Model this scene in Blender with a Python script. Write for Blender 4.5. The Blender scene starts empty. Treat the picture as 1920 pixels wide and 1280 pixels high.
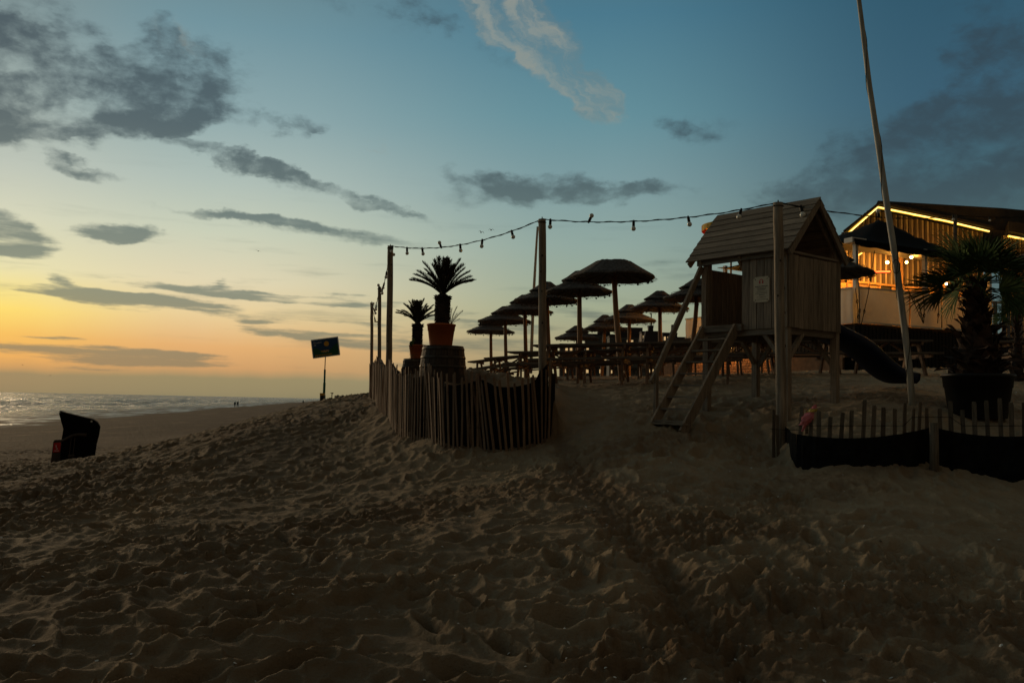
import bpy, bmesh, math, random
import numpy as np
from mathutils import Vector, Matrix
random.seed(7); RNG = np.random.RandomState(11)
C = bpy.context.scene.collection
SC = bpy.context.scene
PI = math.pi
# ------------------------------------------------------------------ camera
E = 1.6; F = 1680.0
TH = math.radians(3.88); RO = math.radians(1.18)
_f = Vector((0, math.cos(TH), math.sin(TH))); _r0 = Vector((1, 0, 0)); _u0 = Vector((0, -math.sin(TH), math.cos(TH)))
_u = _u0*math.cos(RO) - _r0*math.sin(RO); _r = _r0*math.cos(RO) + _u0*math.sin(RO)
cam = bpy.data.objects.new('camera', bpy.data.cameras.new('camera')); C.objects.link(cam)
cam.matrix_world = Matrix(((_r.x, _u.x, -_f.x, 0), (_r.y, _u.y, -_f.y, 0), (_r.z, _u.z, -_f.z, E), (0, 0, 0, 1)))
cam.data.sensor_width = 36; cam.data.lens = 36*F/1920; cam.data.clip_start = 0.1; cam.data.clip_end = 20000
SC.camera = cam
SC.view_settings.view_transform = 'Standard'; SC.view_settings.look = 'None'
SC.view_settings.exposure = 0; SC.view_settings.gamma = 1
SC.cycles.max_bounces = 6; SC.cycles.diffuse_bounces = 3; SC.cycles.glossy_bounces = 3
SC.cycles.transparent_max_bounces = 8; SC.cycles.transmission_bounces = 4
SC.cycles.caustics_reflective = False; SC.cycles.caustics_refractive = False
SC.cycles.sample_clamp_indirect = 1.5
SC.cycles.use_denoising = True

def ray(px, py):
    return _f + _r*((px-960)/F) - _u*((py-640)/F)
def P(px, py, d):
    v = ray(px, py); return Vector((0, 0, E)) + v*(d/v.y)
def azel(px, py):
    v = ray(px, py).normalized()
    return math.degrees(math.atan2(v.x, v.y)), math.degrees(math.asin(v.z))
def s2l(c): c /= 255.0; return c/12.92 if c <= 0.04045 else ((c+0.055)/1.055)**2.4
def rgb(r, g, b): return (s2l(r), s2l(g), s2l(b), 1)
# ------------------------------------------------------------------ sky
W = bpy.data.worlds.new('World'); SC.world = W; W.use_nodes = True
N = W.node_tree.nodes; L = W.node_tree.links; N.clear()
W.cycles.sampling_method = 'MANUAL'; W.cycles.sample_map_resolution = 512
def nd(t, **k):
    n = N.new(t)
    for a, b in k.items(): setattr(n, a, b)
    return n
def mth(op, a, b=None, c=None, clamp=False):
    n = nd('ShaderNodeMath', operation=op, use_clamp=clamp)
    for i, v in enumerate((a, b, c)):
        if v is None: continue
        if isinstance(v, (int, float)): n.inputs[i].default_value = v
        else: L.new(v, n.inputs[i])
    return n.outputs[0]
def sstep(v, lo, hi, a=0.0, b=1.0):
    n = nd('ShaderNodeMapRange', interpolation_type='SMOOTHSTEP')
    L.new(v, n.inputs[0])
    for i, q in enumerate((lo, hi, a, b)): n.inputs[i+1].default_value = q
    return n.outputs[0]
def mixc(f, a, b):
    n = nd('ShaderNodeMix', data_type='RGBA')
    if isinstance(f, float): n.inputs[0].default_value = f
    else: L.new(f, n.inputs[0])
    for s, v in ((n.inputs[6], a), (n.inputs[7], b)):
        if isinstance(v, tuple): s.default_value = v
        else: L.new(v, s)
    return n.outputs[2]
tc = nd('ShaderNodeTexCoord'); sp = nd('ShaderNodeSeparateXYZ'); L.new(tc.outputs['Generated'], sp.inputs[0])
az = mth('MULTIPLY', mth('ARCTAN2', sp.outputs[0], sp.outputs[1]), 180/PI)
el = mth('MULTIPLY', mth('ARCSINE', sp.outputs[2]), 180/PI)
cuv = nd('ShaderNodeCombineXYZ'); L.new(az, cuv.inputs[0]); L.new(el, cuv.inputs[1]); UV = cuv.outputs[0]
def noise(vec, scale, detail=4, rough=0.55, sx=1, sy=1, off=0):
    m = nd('ShaderNodeMapping'); L.new(vec, m.inputs[0]); m.inputs[3].default_value = (sx, sy, 1); m.inputs[1].default_value = (off, off*.7, off*1.3)
    n = nd('ShaderNodeTexNoise'); L.new(m.outputs[0], n.inputs['Vector'])
    n.inputs['Scale'].default_value = scale; n.inputs['Detail'].default_value = detail; n.inputs['Roughness'].default_value = rough
    return n
nz = noise(UV, 0.5, 3, .6, .5, 0, 3).outputs[0]
eln = mth('ADD', el, mth('MULTIPLY', mth('SUBTRACT', nz, .5), .45))
ep = mth('POWER', mth('DIVIDE', mth('MAXIMUM', eln, 0.0), 90), .5, clamp=True)
COLS = [
 (6,  [(0,142,130,96),(1.0,152,136,100),(1.35,200,155,98),(2,236,176,96),(3.2,245,192,96),(4.6,253,222,112),(5.6,246,226,140),(7,232,225,176),(9.8,214,214,187),(12.6,190,197,184),(16,162,176,170),(21,130,149,150),(30,108,118,110),(90,78,78,70)]),
 (19, [(0,140,130,98),(1.1,150,138,102),(1.7,205,157,105),(3,226,174,114),(5,232,206,154),(7,224,213,178),(10,200,206,184),(13,175,190,182),(17,142,168,171),(22,112,147,158),(30,90,112,116),(90,78,78,70)]),
 (43, [(0,125,122,98),(2,158,148,112),(4,166,160,126),(6,160,168,140),(10,144,166,158),(14,124,154,158),(18,100,142,153),(24,74,120,140),(33,78,98,104),(90,78,78,70)]),
 (64, [(0,85,92,84),(5,88,106,104),(10,78,104,108),(14,66,98,110),(18,58,94,114),(24,48,86,106),(35,62,74,78),(90,76,76,69)]),
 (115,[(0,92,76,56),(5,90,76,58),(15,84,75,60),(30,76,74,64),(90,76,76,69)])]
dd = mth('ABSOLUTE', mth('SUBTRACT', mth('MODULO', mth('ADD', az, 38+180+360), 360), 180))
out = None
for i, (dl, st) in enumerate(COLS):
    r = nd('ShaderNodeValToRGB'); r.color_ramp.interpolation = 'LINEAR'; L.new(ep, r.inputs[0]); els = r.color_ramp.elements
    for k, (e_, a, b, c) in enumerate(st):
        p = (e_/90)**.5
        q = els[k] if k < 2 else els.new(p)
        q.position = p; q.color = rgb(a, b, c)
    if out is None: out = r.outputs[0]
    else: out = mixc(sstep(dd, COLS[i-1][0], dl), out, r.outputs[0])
# clouds: (cx, cy, rx, ry, rot_deg, weight) in photo pixels -> angles
DARK = [(20,160,220,105,4,1.3),(150,112,170,75,-18,.95),(90,215,170,48,8,.85),(290,170,120,115,-25,.62),(350,205,110,50,20,.62),(250,235,170,45,10,.55),(285,100,70,60,-30,.6),
 (400,150,90,110,-60,.34),(200,252,120,18,8,.4),
 (560,238,70,15,4,.42),(520,235,110,26,0,.25),(160,314,80,13,-10,.65),(430,302,110,15,-5,.5),(560,332,110,15,-9,.8),(700,376,170,12,-15,.66),(640,370,150,12,-8,.55),(470,412,180,9,-4,.72),(640,438,190,15,-3,.62),
 (248,434,75,18,3,.8),(30,440,110,38,-14,1.15),(230,440,130,18,2,.35),(118,526,60,9,-6,.6),(415,527,45,13,4,.75),(420,548,330,12,-3,.72),(300,566,330,15,-4,.95),(620,560,210,13,0,.66),(170,568,170,9,-6,.5),
 (1060,350,260,26,-3,.55),(930,350,110,22,-4,.5),(1190,352,140,20,2,.55),(980,372,180,22,0,.4),(1290,240,110,30,6,.30),(1230,228,60,26,8,.2),(1330,500,160,22,-2,.4),
 (120,662,330,20,-1,.92),(330,662,120,9,0,.6),(90,632,130,5,0,.5),(620,634,200,13,-5,.95),(860,650,300,30,-3,.62),(900,604,170,16,-4,.62),(1100,585,220,18,-4,.45),(700,606,120,8,-3,.45),(500,605,70,5,0,.45),(880,690,240,16,0,.4),(1240,600,170,26,0,.36),(150,690,200,4,0,.4),(850,520,120,8,-3,.3),
 (1720,290,330,90,14,.62),(1860,240,260,90,12,.62),(1640,370,340,60,2,.58),(1880,60,200,120,30,.42),(1560,330,150,50,16,.32),(1900,380,200,120,0,.5),
 (700,15,330,30,-8,.2),(850,60,200,26,-25,.2)]
WARM = [(1040,80,160,50,-48,1.0),(1085,160,110,40,-52,1.1),(960,60,220,40,-38,.75),(1120,190,40,60,-20,.8),(1390,20,60,20,0,0.),(980,90,170,40,-30,.5),(900,30,160,30,-35,.35),(340,90,110,40,-20,.45),(700,272,40,8,0,.35),(1000,10,90,40,-50,.6)]
wn = noise(UV, .22, 5, .62, .8, 1.5, 1).outputs['Color']
wc = nd('ShaderNodeVectorMath', operation='SUBTRACT'); L.new(wn, wc.inputs[0]); wc.inputs[1].default_value = (.5, .5, .5)
wamp = nd('ShaderNodeCombineXYZ'); wamp.inputs[0].default_value = 5.5; L.new(sstep(el, 3, 15, .5, 3.6), wamp.inputs[1])
wv2 = nd('ShaderNodeVectorMath', operation='MULTIPLY_ADD'); L.new(wc.outputs[0], wv2.inputs[0]); L.new(wamp.outputs[0], wv2.inputs[1]); L.new(UV, wv2.inputs[2])
UVW = wv2.outputs[0]
def blobs(lst):
    s = None
    for (cx, cy, rx, ry, ro, w) in lst:
        a, e = azel(cx, cy); a1, _ = azel(cx+rx, cy); _, e1 = azel(cx, cy-ry)
        m = nd('ShaderNodeMapping', vector_type='TEXTURE'); L.new(UVW, m.inputs[0])
        m.inputs[1].default_value = (a, e, 0); m.inputs[2].default_value = (0, 0, math.radians(ro)); m.inputs[3].default_value = (max(.2, (a1-a)*1.12), max(.12, (e1-e)*1.3), 1)
        g = nd('ShaderNodeTexGradient', gradient_type='SPHERICAL'); L.new(m.outputs[0], g.inputs[0])
        s = mth('MULTIPLY', g.outputs['Fac'], w*1.5) if s is None else mth('MULTIPLY_ADD', g.outputs['Fac'], w*1.5, s)
    return s
cn = noise(UVW, .36, 6, .56, .7, 1.15, 9).outputs[0]
cn2 = noise(UV, .9, 4, .55, .75, 1.2, 4).outputs[0]
tex = mth('ADD', mth('MULTIPLY', mth('SUBTRACT', cn, .5), 2.5), mth('MULTIPLY', mth('SUBTRACT', cn2, .5), 1.3))
stl = noise(UV, .28, 6, .6, .42, 3.6, 33).outputs[0]
tlow = mth('MULTIPLY', mth('SUBTRACT', stl, .5), 2.6)
hi_f = sstep(el, 7, 14)
tex = mth('ADD', mth('MULTIPLY', tex, hi_f), mth('MULTIPLY', tlow, mth('SUBTRACT', 1.0, hi_f)))
S1 = blobs(DARK); S2 = blobs(WARM)
rm = nd('ShaderNodeMapping', vector_type='TEXTURE'); L.new(UVW, rm.inputs[0]); rm.inputs[2].default_value = (0, 0, math.radians(-48)); rm.inputs[3].default_value = (4.2, 1.0, 1)
wz = nd('ShaderNodeTexNoise'); L.new(rm.outputs[0], wz.inputs['Vector']); wz.inputs['Scale'].default_value = .8; wz.inputs['Detail'].default_value = 6; wz.inputs['Roughness'].default_value = .55
texw = mth('ADD', mth('MULTIPLY', mth('SUBTRACT', wz.outputs[0], .5), 1.9), mth('MULTIPLY', tex, .35))
gate1 = sstep(S1, 0.02, .3); gate2 = sstep(S2, .02, .8)
D1x = mth('ADD', mth('MINIMUM', S1, .88), mth('MULTIPLY', tex, 1.15))
D1x = mth('MULTIPLY_ADD', mth('SUBTRACT', D1x, .62), sstep(el, 5, 12, 2.3, 1.0), .75)
D1 = mth('MULTIPLY', sstep(D1x, .15, 1.35), gate1)
D2 = mth('MULTIPLY', sstep(mth('ADD', mth('MINIMUM', S2, .8), texw), -.05, 1.55), gate2)
# faint streaks everywhere low in the sky
st = noise(UV, .3, 6, .6, .35, 3.4, 20).outputs[0]
D0 = mth('MULTIPLY', sstep(st, .54, .78), sstep(el, 16, 6, 0, .38))
def ramp_el(stops):
    r = nd('ShaderNodeValToRGB'); L.new(ep, r.inputs[0]); els = r.color_ramp.elements
    for k, (e_, a, b, c) in enumerate(stops):
        p = (e_/90)**.5; q = els[k] if k < 2 else els.new(p); q.position = p; q.color = rgb(a, b, c)
    return r.outputs[0]
cd_l = ramp_el([(0,140,126,98),(2,140,128,100),(4,126,128,108),(7,112,126,116),(11,88,106,106),(16,62,78,86),(24,58,72,82),(60,34,46,60)])
cd_r = ramp_el([(0,70,78,74),(4,88,98,92),(9,72,92,96),(14,56,74,84),(22,50,68,80),(60,30,42,56)])
cd = mixc(sstep(dd, 38, 66), cd_l, cd_r)
cd = mixc(sstep(dd, 80, 125), cd, rgb(70, 62, 60))
cw = mixc(sstep(dd, 30, 70), rgb(158, 157, 143), rgb(118, 122, 117))
out = mixc(D0, out, cd); out = mixc(mth('MULTIPLY', D1, .84), out, cd); out = mixc(mth('MULTIPLY', D2, .8), out, mixc(sstep(mth('ADD', wz.outputs[0], mth('MULTIPLY', mth('SUBTRACT', cn, .5), .8)), .38, .62), rgb(108, 124, 126), cw))
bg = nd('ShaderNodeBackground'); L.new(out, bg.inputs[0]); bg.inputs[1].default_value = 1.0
sky = nd('ShaderNodeTexSky'); sky.sky_type = 'NISHITA'; sky.sun_disc = False; sky.sun_elevation = math.radians(.6); sky.sun_rotation = math.radians(-38); sky.altitude = 0
bg2 = nd('ShaderNodeBackground'); L.new(sky.outputs[0], bg2.inputs[0]); bg2.inputs[1].default_value = 0.004
ad = nd('ShaderNodeAddShader'); L.new(bg.outputs[0], ad.inputs[0]); L.new(bg2.outputs[0], ad.inputs[1])
wo = nd('ShaderNodeOutputWorld'); L.new(ad.outputs[0], wo.inputs[0])
# ------------------------------------------------------------------ sun (afterglow low in the west)
sl = bpy.data.lights.new('sun', 'SUN'); sl.energy = 1.05; sl.angle = math.radians(14); sl.color = (1, .72, .42); sl.specular_factor = .02
so = bpy.data.objects.new('sun', sl); C.objects.link(so)
sd = Vector((math.sin(math.radians(-38))*math.cos(math.radians(9)), math.cos(math.radians(-38))*math.cos(math.radians(9)), math.sin(math.radians(9))))
so.rotation_euler = sd.to_track_quat('Z', 'Y').to_euler(); so.location = (-20, 10, 20)
# ------------------------------------------------------------------ materials
def mat(name, col, rough=.8, var=.25, scale=6, stretch=None, bump=.0, bscale=40, emit=None, estr=0, metal=0, rnd=.0, spec=.3, col2=None, gen=False):
    m = bpy.data.materials.new(name); m.use_nodes = True; n = m.node_tree.nodes; l = m.node_tree.links
    b = n['Principled BSDF']; b.inputs['Roughness'].default_value = rough; b.inputs['Metallic'].default_value = metal
    b.inputs['Specular IOR Level'].default_value = spec
    t = n.new('ShaderNodeTexCoord'); mp = n.new('ShaderNodeMapping'); l.new(t.outputs['Object'], mp.inputs[0])
    oi = n.new('ShaderNodeObjectInfo')
    vm = n.new('ShaderNodeVectorMath'); vm.operation = 'ADD'; l.new(t.outputs['Object'], vm.inputs[0])
    cx = n.new('ShaderNodeCombineXYZ'); ml = n.new('ShaderNodeMath'); ml.operation = 'MULTIPLY'; ml.inputs[1].default_value = 37
    l.new(oi.outputs['Random'], ml.inputs[0]); l.new(ml.outputs[0], cx.inputs[0]); l.new(ml.outputs[0], cx.inputs[1]); l.new(cx.outputs[0], vm.inputs[1])
    l.new(vm.outputs[0], mp.inputs[0])
    if stretch: mp.inputs[3].default_value = stretch
    nt = n.new('ShaderNodeTexNoise'); nt.inputs['Scale'].default_value = scale; nt.inputs['Detail'].default_value = 5; nt.inputs['Roughness'].default_value = .65
    l.new(mp.outputs[0], nt.inputs['Vector'])
    r = n.new('ShaderNodeValToRGB'); l.new(nt.outputs[0], r.inputs[0])
    c2 = col2 or tuple(c*(1-var*1.5) for c in col)
    r.color_ramp.elements[0].position = .3; r.color_ramp.elements[0].color = (*c2, 1)
    r.color_ramp.elements[1].position = .72; r.color_ramp.elements[1].color = (*[min(1, c*(1+var)) for c in col], 1)
    o = r.outputs[0]
    if rnd:
        h = n.new('ShaderNodeHueSaturation'); l.new(o, h.inputs['Color'])
        mr = n.new('ShaderNodeMapRange'); l.new(oi.outputs['Random'], mr.inputs[0]); mr.inputs[3].default_value = 1-rnd; mr.inputs[4].default_value = 1+rnd
        l.new(mr.outputs[0], h.inputs['Value']); o = h.outputs[0]
    l.new(o, b.inputs['Base Color'])
    if bump:
        n2 = n.new('ShaderNodeTexNoise'); n2.inputs['Scale'].default_value = bscale; n2.inputs['Detail'].default_value = 4; l.new(mp.outputs[0], n2.inputs['Vector'])
        bp = n.new('ShaderNodeBump'); bp.inputs['Strength'].default_value = bump; bp.inputs['Distance'].default_value = .01; l.new(n2.outputs[0], bp.inputs['Height']); l.new(bp.outputs[0], b.inputs['Normal'])
    if emit:
        b.inputs['Emission Color'].default_value = (*emit, 1); b.inputs['Emission Strength'].default_value = estr
    return m
M = {}
M['wood'] = mat('weathered_wood', (.27, .205, .145), .85, .35, 3, (14, 14, 1.0), .5, 12, rnd=.22)
M['woody'] = mat('weathered_wood_y', (.235, .185, .135), .85, .35, 3, (14, 1.0, 14), .5, 12, rnd=.22)
M['woodx'] = mat('weathered_wood_x', (.2, .155, .115), .85, .35, 3, (1.0, 14, 14), .5, 12, rnd=.22)
M['post'] = mat('round_post_wood', (.26, .2, .14), .8, .4, 2.5, (9, 9, .7), .5, 10, rnd=.1)
M['slat'] = mat('paling_wood', (.20, .125, .075), .85, .3, 4, (12, 12, 1.2), .4, 12, rnd=.3)
M['slat2'] = mat('paling_wood_dark', (.12, .09, .06), .85, .3, 4, (12, 12, 1.2), .4, 12, rnd=.25)
M['table'] = mat('table_wood', (.15, .12, .092), .8, .35, 3, (1.2, 12, 12), .4, 12, rnd=.25)
M['tleg'] = mat('table_leg_wood', (.23, .14, .085), .8, .35, 3, (12, 12, 1.2), .4, 12, rnd=.3)
M['ppole'] = mat('parasol_pole_wood', (.26, .14, .07), .75, .3, 3, (9, 9, .8), .3, 10, rnd=.15)
M['thatch'] = mat('thatch_straw', (.10, .085, .075), .95, .5, 5, (3, 3, 3), .8, 60, rnd=.12)
M['cloth'] = mat('black_mesh_fabric', (.011, .0105, .010), .95, .35, 9, spec=.08, bump=.4, bscale=20)
M['wire'] = mat('dark_wire', (.02, .018, .015), .85, spec=.05)
M['terra'] = mat('terracotta_plastic', (.44, .115, .03), .6, .12, 4, rnd=.05)
M['barrel'] = mat('oak_barrel_wood', (.06, .04, .026), .75, .4, 3, (10, 10, .8), .5, 12, rnd=.2)
M['hoop'] = mat('barrel_hoop_steel', (.08, .065, .05), .6, .4, 8, metal=.6)
M['soil'] = mat('potting_soil', (.03, .02, .015), .95)
M['cyc'] = mat('sago_frond_green', (.032, .034, .016), .6, .35, 5, rnd=.2)
M['bark'] = mat('palm_bark', (.05, .032, .022), .95, .5, 10, rnd=.3, bump=.6)
M['fan'] = mat('fan_palm_green', (.07, .105, .035), .8, .35, 4, rnd=.25, spec=.08)
M['boot'] = mat('palm_leaf_base', (.075, .045, .03), .9, .5, 8, rnd=.6)
M['bpot'] = mat('black_plastic_pot', (.012, .013, .014), .5, .2, 4)
M['white'] = mat('white_paint', (.62, .6, .55), .6, .12, 3, bump=.1)
M['pole'] = mat('aged_white_pole', (.42, .4, .34), .6, .3, 2, (4, 4, .8))
M['canvas'] = mat('white_canvas', (.60, .58, .48), .8, .07, 3, bump=.15, bscale=30)
M['tent'] = mat('black_tent_cloth', (.008, .0075, .007), .85, .25, 2, spec=.06)
M['deckdark'] = mat('dark_deck_board', (.012, .010, .008), .9, .3, 4, (8, 8, 1), rnd=.35)
M['clad'] = mat('cladding_board', (.26, .21, .14), .8, .3, 3, (10, 10, .7), rnd=.2)
M['clad2'] = mat('cladding_board_dark', (.06, .042, .028), .8, .3, 3, (10, 10, .7), rnd=.35)
M['roofing'] = mat('dark_roofing', (.03, .028, .022), .8, .3, 3)
M['brick'] = mat('pale_brick', (.36, .19, .09), .85, .3, 6, bump=.4, bscale=25, rnd=.28)
M['mortar'] = mat('mortar', (.2, .12, .07), .95)
M['slide'] = mat('blue_slide_plastic', (.003, .008, .032), .6, .2, 3, spec=.12)
M['slide_edge'] = mat('slide_edge_plastic', (.08, .07, .05), .35, .2, 3)
M['plate'] = mat('cream_notice_plate', (.58, .46, .30), .4, .1, 4)
M['red'] = mat('red_print', (.5, .02, .02), .6, .1)
M['ink'] = mat('dark_print', (.04, .03, .025), .6, .1)
M['bulb'] = mat('frosted_bulb_glass', (.75, .72, .62), .25, .05, spec=.6)
M['sock'] = mat('black_rubber_socket', (.01, .01, .01), .6)
M['wick'] = mat('dark_wicker', (.007, .0055, .005), .95, .5, 40, spec=.05, bump=.8, bscale=60)
M['chairwood'] = mat('chair_frame_wood', (.06, .045, .035), .8, .3, 3)
M['greyplastic'] = mat('grey_tarpaulin', (.07, .075, .08), .7, .2)
M['green'] = mat('green_pole_paint', (.01, .13, .075), .6, .15)
M['sgreen'] = mat('sign_green_print', (.008, .075, .03), .6, .1)
M['sblue'] = mat('sign_blue_print', (.012, .05, .12), .6, .1)
M['syel'] = mat('sign_yellow_print', (.6, .3, .03), .6, .1)
M['swhite'] = mat('sign_white_print', (.6, .62, .66), .6, .1)
M['figure'] = mat('dark_clothing', (.012, .012, .014), .9)
M['pinkbag'] = mat('pink_plastic_wrapper', (.6, .16, .17), .4, .25, 20)
M['yelbag'] = mat('yellow_plastic_wrapper', (.6, .42, .08), .4, .2, 20)
M['gull'] = mat('gull_feathers', (.12, .12, .12), .8)
M['bldg'] = mat('apartment_render', (.075, .08, .078), .85, .2, .5)
M['bldg2'] = mat('apartment_dark_roof', (.035, .03, .033), .85, .2, .5)
M['bldg3'] = mat('apartment_pale_balcony', (.26, .2, .16), .85, .2, .5)
M['pane'] = mat('dark_window_pane', (.03, .035, .04), .15, .1, spec=.6)
M['lit'] = mat('lit_window_pane', (.5, .35, .15), .5, .1, emit=(1, .66, .3), estr=.55)
M['led'] = mat('led_strip_light', (1, .7, .2), .5, .05, emit=(1, .52, .05), estr=1.15)
M['ledcore'] = mat('led_strip_core', (.9, .6, .2), .5, .05, emit=(1, .72, .22), estr=2.6)
M['lamp'] = mat('warm_lamp_glass', (1, .7, .3), .5, .05, emit=(1, .6, .2), estr=22)
M['heat'] = mat('heater_glow', (1, .1, .02), .5, .05, emit=(1, .08, .02), estr=5)
M['chalk'] = mat('chalkboard', (.02, .018, .015), .8)
M['inter'] = mat('interior_wood_panel', (.3, .17, .07), .8, .35, 3, (8, 8, .7), rnd=.3)
M['greyw'] = mat('grey_painted_board', (.12, .12, .125), .8, .2, 3, (8, 8, .8), rnd=.25)
M['yp'] = mat('yellow_parasol_cloth', (.6, .36, .03), .8); M['rp'] = mat('red_parasol_cloth', (.4, .03, .02), .8)
M['coast'] = mat('hazy_far_buildings', (.3, .26, .22), .9, .2, .01)
# ------------------------------------------------------------------ helpers
class MB:
    def __init__(s): s.v = []; s.f = []; s.mi = []; s.cur = 0
    def add(s, vs, fs):
        o = len(s.v); s.v += [tuple(v) for v in vs]; s.f += [tuple(i+o for i in f) for f in fs]; s.mi += [s.cur]*len(fs)
    def box(s, c, sz, R=None):
        vs = [Vector((x*sz[0]/2, y*sz[1]/2, z*sz[2]/2)) for x in (-1, 1) for y in (-1, 1) for z in (-1, 1)]
        if R is not None: vs = [R @ v for v in vs]
        s.add([v+Vector(c) for v in vs], [(0, 1, 3, 2), (4, 6, 7, 5), (0, 4, 5, 1), (2, 3, 7, 6), (0, 2, 6, 4), (1, 5, 7, 3)])
    def beam(s, a, b, w, h, up=(0, 0, 1)):          # w across, h along 'up'
        a = Vector(a); b = Vector(b); d = (b-a).normalized(); up = Vector(up)
        sx = d.cross(up).normalized(); sz = sx.cross(d).normalized()
        vs = [p + sx*w/2*i + sz*h/2*j for p in (a, b) for i in (-1, 1) for j in (-1, 1)]
        s.add(vs, [(0, 1, 3, 2), (4, 6, 7, 5), (0, 4, 5, 1), (2, 3, 7, 6), (0, 2, 6, 4), (1, 5, 7, 3)])
    def tube(s, pts, rad, n=8, cap=True):
        pts = [Vector(p) for p in pts]; k = len(pts); rs = rad if isinstance(rad, (list, tuple)) else [rad]*k; vs = []; px = None
        for i, p in enumerate(pts):
            t = (pts[min(i+1, k-1)] - pts[max(i-1, 0)]).normalized()
            if px is None: px = t.orthogonal().normalized()
            px = (px - t*px.dot(t)).normalized(); py = t.cross(px)
            for j in range(n):
                a = 2*PI*j/n; vs.append(p + (px*math.cos(a)+py*math.sin(a))*rs[i])
        fs = [(i*n+j, i*n+(j+1) % n, (i+1)*n+(j+1) % n, (i+1)*n+j) for i in range(k-1) for j in range(n)]
        if cap: fs += [tuple(range(n-1, -1, -1)), tuple((k-1)*n+j for j in range(n))]
        s.add(vs, fs)
    def lathe(s, prof, n=24, c=(0, 0, 0), jit=0, capb=False, capt=False):
        vs = []
        for (r, z) in prof:
            for j in range(n):
                a = 2*PI*j/n; q = 1+random.uniform(-jit, jit); vs.append((c[0]+r*q*math.cos(a), c[1]+r*q*math.sin(a), c[2]+z+random.uniform(-jit, jit)*.4))
        k = len(prof)
        fs = [(i*n+j, i*n+(j+1) % n, (i+1)*n+(j+1) % n, (i+1)*n+j) for i in range(k-1) for j in range(n)]
        if capb: fs.append(tuple(range(n-1, -1, -1)))
        if capt: fs.append(tuple((k-1)*n+j for j in range(n)))
        s.add(vs, fs)
    def prism(s, poly, y0, y1):                      # poly in xz, extruded along y
        n = len(poly); vs = [(x, y0, z) for x, z in poly] + [(x, y1, z) for x, z in poly]
        s.add(vs, [tuple(range(n)), tuple(range(2*n-1, n-1, -1))] + [(i, i+n, (i+1) % n + n, (i+1) % n) for i in range(n)])
    def sphere(s, c, r, n=8, m=6, sc=(1, 1, 1)):
        prof = [(math.sin(PI*i/m)*r, -math.cos(PI*i/m)*r) for i in range(m+1)]; vs = []
        for (q, z) in prof:
            for j in range(n): vs.append((c[0]+max(q, 1e-4)*math.cos(2*PI*j/n)*sc[0], c[1]+max(q, 1e-4)*math.sin(2*PI*j/n)*sc[1], c[2]+z*sc[2]))
        s.add(vs, [(i*n+j, i*n+(j+1) % n, (i+1)*n+(j+1) % n, (i+1)*n+j) for i in range(m) for j in range(n)])
    def mesh(s, name, mats, smooth=False):
        me = bpy.data.meshes.new(name); me.from_pydata(s.v, [], s.f)
        for m in (mats if isinstance(mats, list) else [mats]): me.materials.append(M[m] if isinstance(m, str) else m)
        if isinstance(mats, list): me.polygons.foreach_set('material_index', s.mi)
        if smooth: me.polygons.foreach_set('use_smooth', [True]*len(s.f))
        me.update(); return me
    def build(s, name, mats, parent=None, smooth=False, loc=None, R=None):
        return link(name, s.mesh(name, mats, smooth), parent, loc, R)
def link(name, me, parent=None, loc=None, R=None):
    o = bpy.data.objects.new(name, me); C.objects.link(o); o.parent = parent
    if R is not None: o.rotation_euler = R.to_euler() if hasattr(R, 'to_euler') else R
    if loc is not None: o.location = loc
    return o
def tag(o, label=None, cat=None, group=None, kind=None):
    if label: o['label'] = label
    if cat: o['category'] = cat
    if group: o['group'] = group
    if kind: o['kind'] = kind
    return o
def empty(name, loc=(0, 0, 0), rz=0, label=None, cat=None, group=None):
    o = bpy.data.objects.new(name, None); C.objects.link(o); o.location = loc; o.rotation_euler = (0, 0, rz); o.empty_display_size = .3
    return tag(o, label, cat, group)
def copy_tree(o, parent=None):
    c = o.copy(); C.objects.link(c); c.parent = parent
    for ch in list(o.children): copy_tree(ch, c)
    return c
def boxmesh(name, sz, m, bev=0.0, seed=0):
    b = MB(); b.box((0, 0, 0), sz); return b.mesh(name, m)
# ------------------------------------------------------------------ numpy noise
def _h(i, j, s):
    n = (i.astype(np.int64)*374761393 + j.astype(np.int64)*668265263 + s*974634777) & 0xffffffff
    n = ((n ^ (n >> 13))*1274126177) & 0xffffffff
    n = ((n ^ (n >> 16))*2246822519) & 0xffffffff
    return ((n ^ (n >> 15)) & 0xffffff)/float(0xffffff)
def vn(x, y, s=0):
    i = np.floor(x); j = np.floor(y); fx = x-i; fy = y-j; fx = fx*fx*fx*(fx*(fx*6-15)+10); fy = fy*fy*fy*(fy*(fy*6-15)+10)
    return (_h(i, j, s)*(1-fx)+_h(i+1, j, s)*fx)*(1-fy) + (_h(i, j+1, s)*(1-fx)+_h(i+1, j+1, s)*fx)*fy
def fbm(x, y, o=4, s=0, g=.5):
    t = 0; a = 1; n = 0
    for k in range(o):
        t = t+a*(vn(x, y, s+k)-.5)*2; n += a; a *= g; x, y = x*1.93*.8+y*1.93*.6+5.2, -x*1.93*.6+y*1.93*.8+1.3
    return t/n
def worley(x, y, s=0):
    i = np.floor(x); j = np.floor(y); best = np.full(x.shape, 9.0); idv = np.zeros(x.shape)
    bx = np.zeros(x.shape); by = np.zeros(x.shape)
    for a in (-1, 0, 1):
        for b in (-1, 0, 1):
            ox = i+a+_h(i+a, j+b, s); oy = j+b+_h(i+a, j+b, s+7)
            d = (x-ox)**2+(y-oy)**2; m = d < best; best = np.where(m, d, best); idv = np.where(m, _h(i+a, j+b, s+13), idv)
            bx = np.where(m, x-ox, bx); by = np.where(m, y-oy, by)
    return np.sqrt(best), idv, bx, by
def sm(a, b, x): t = np.clip((x-a)/(b-a), 0, 1); return t*t*(3-2*t)
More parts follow.
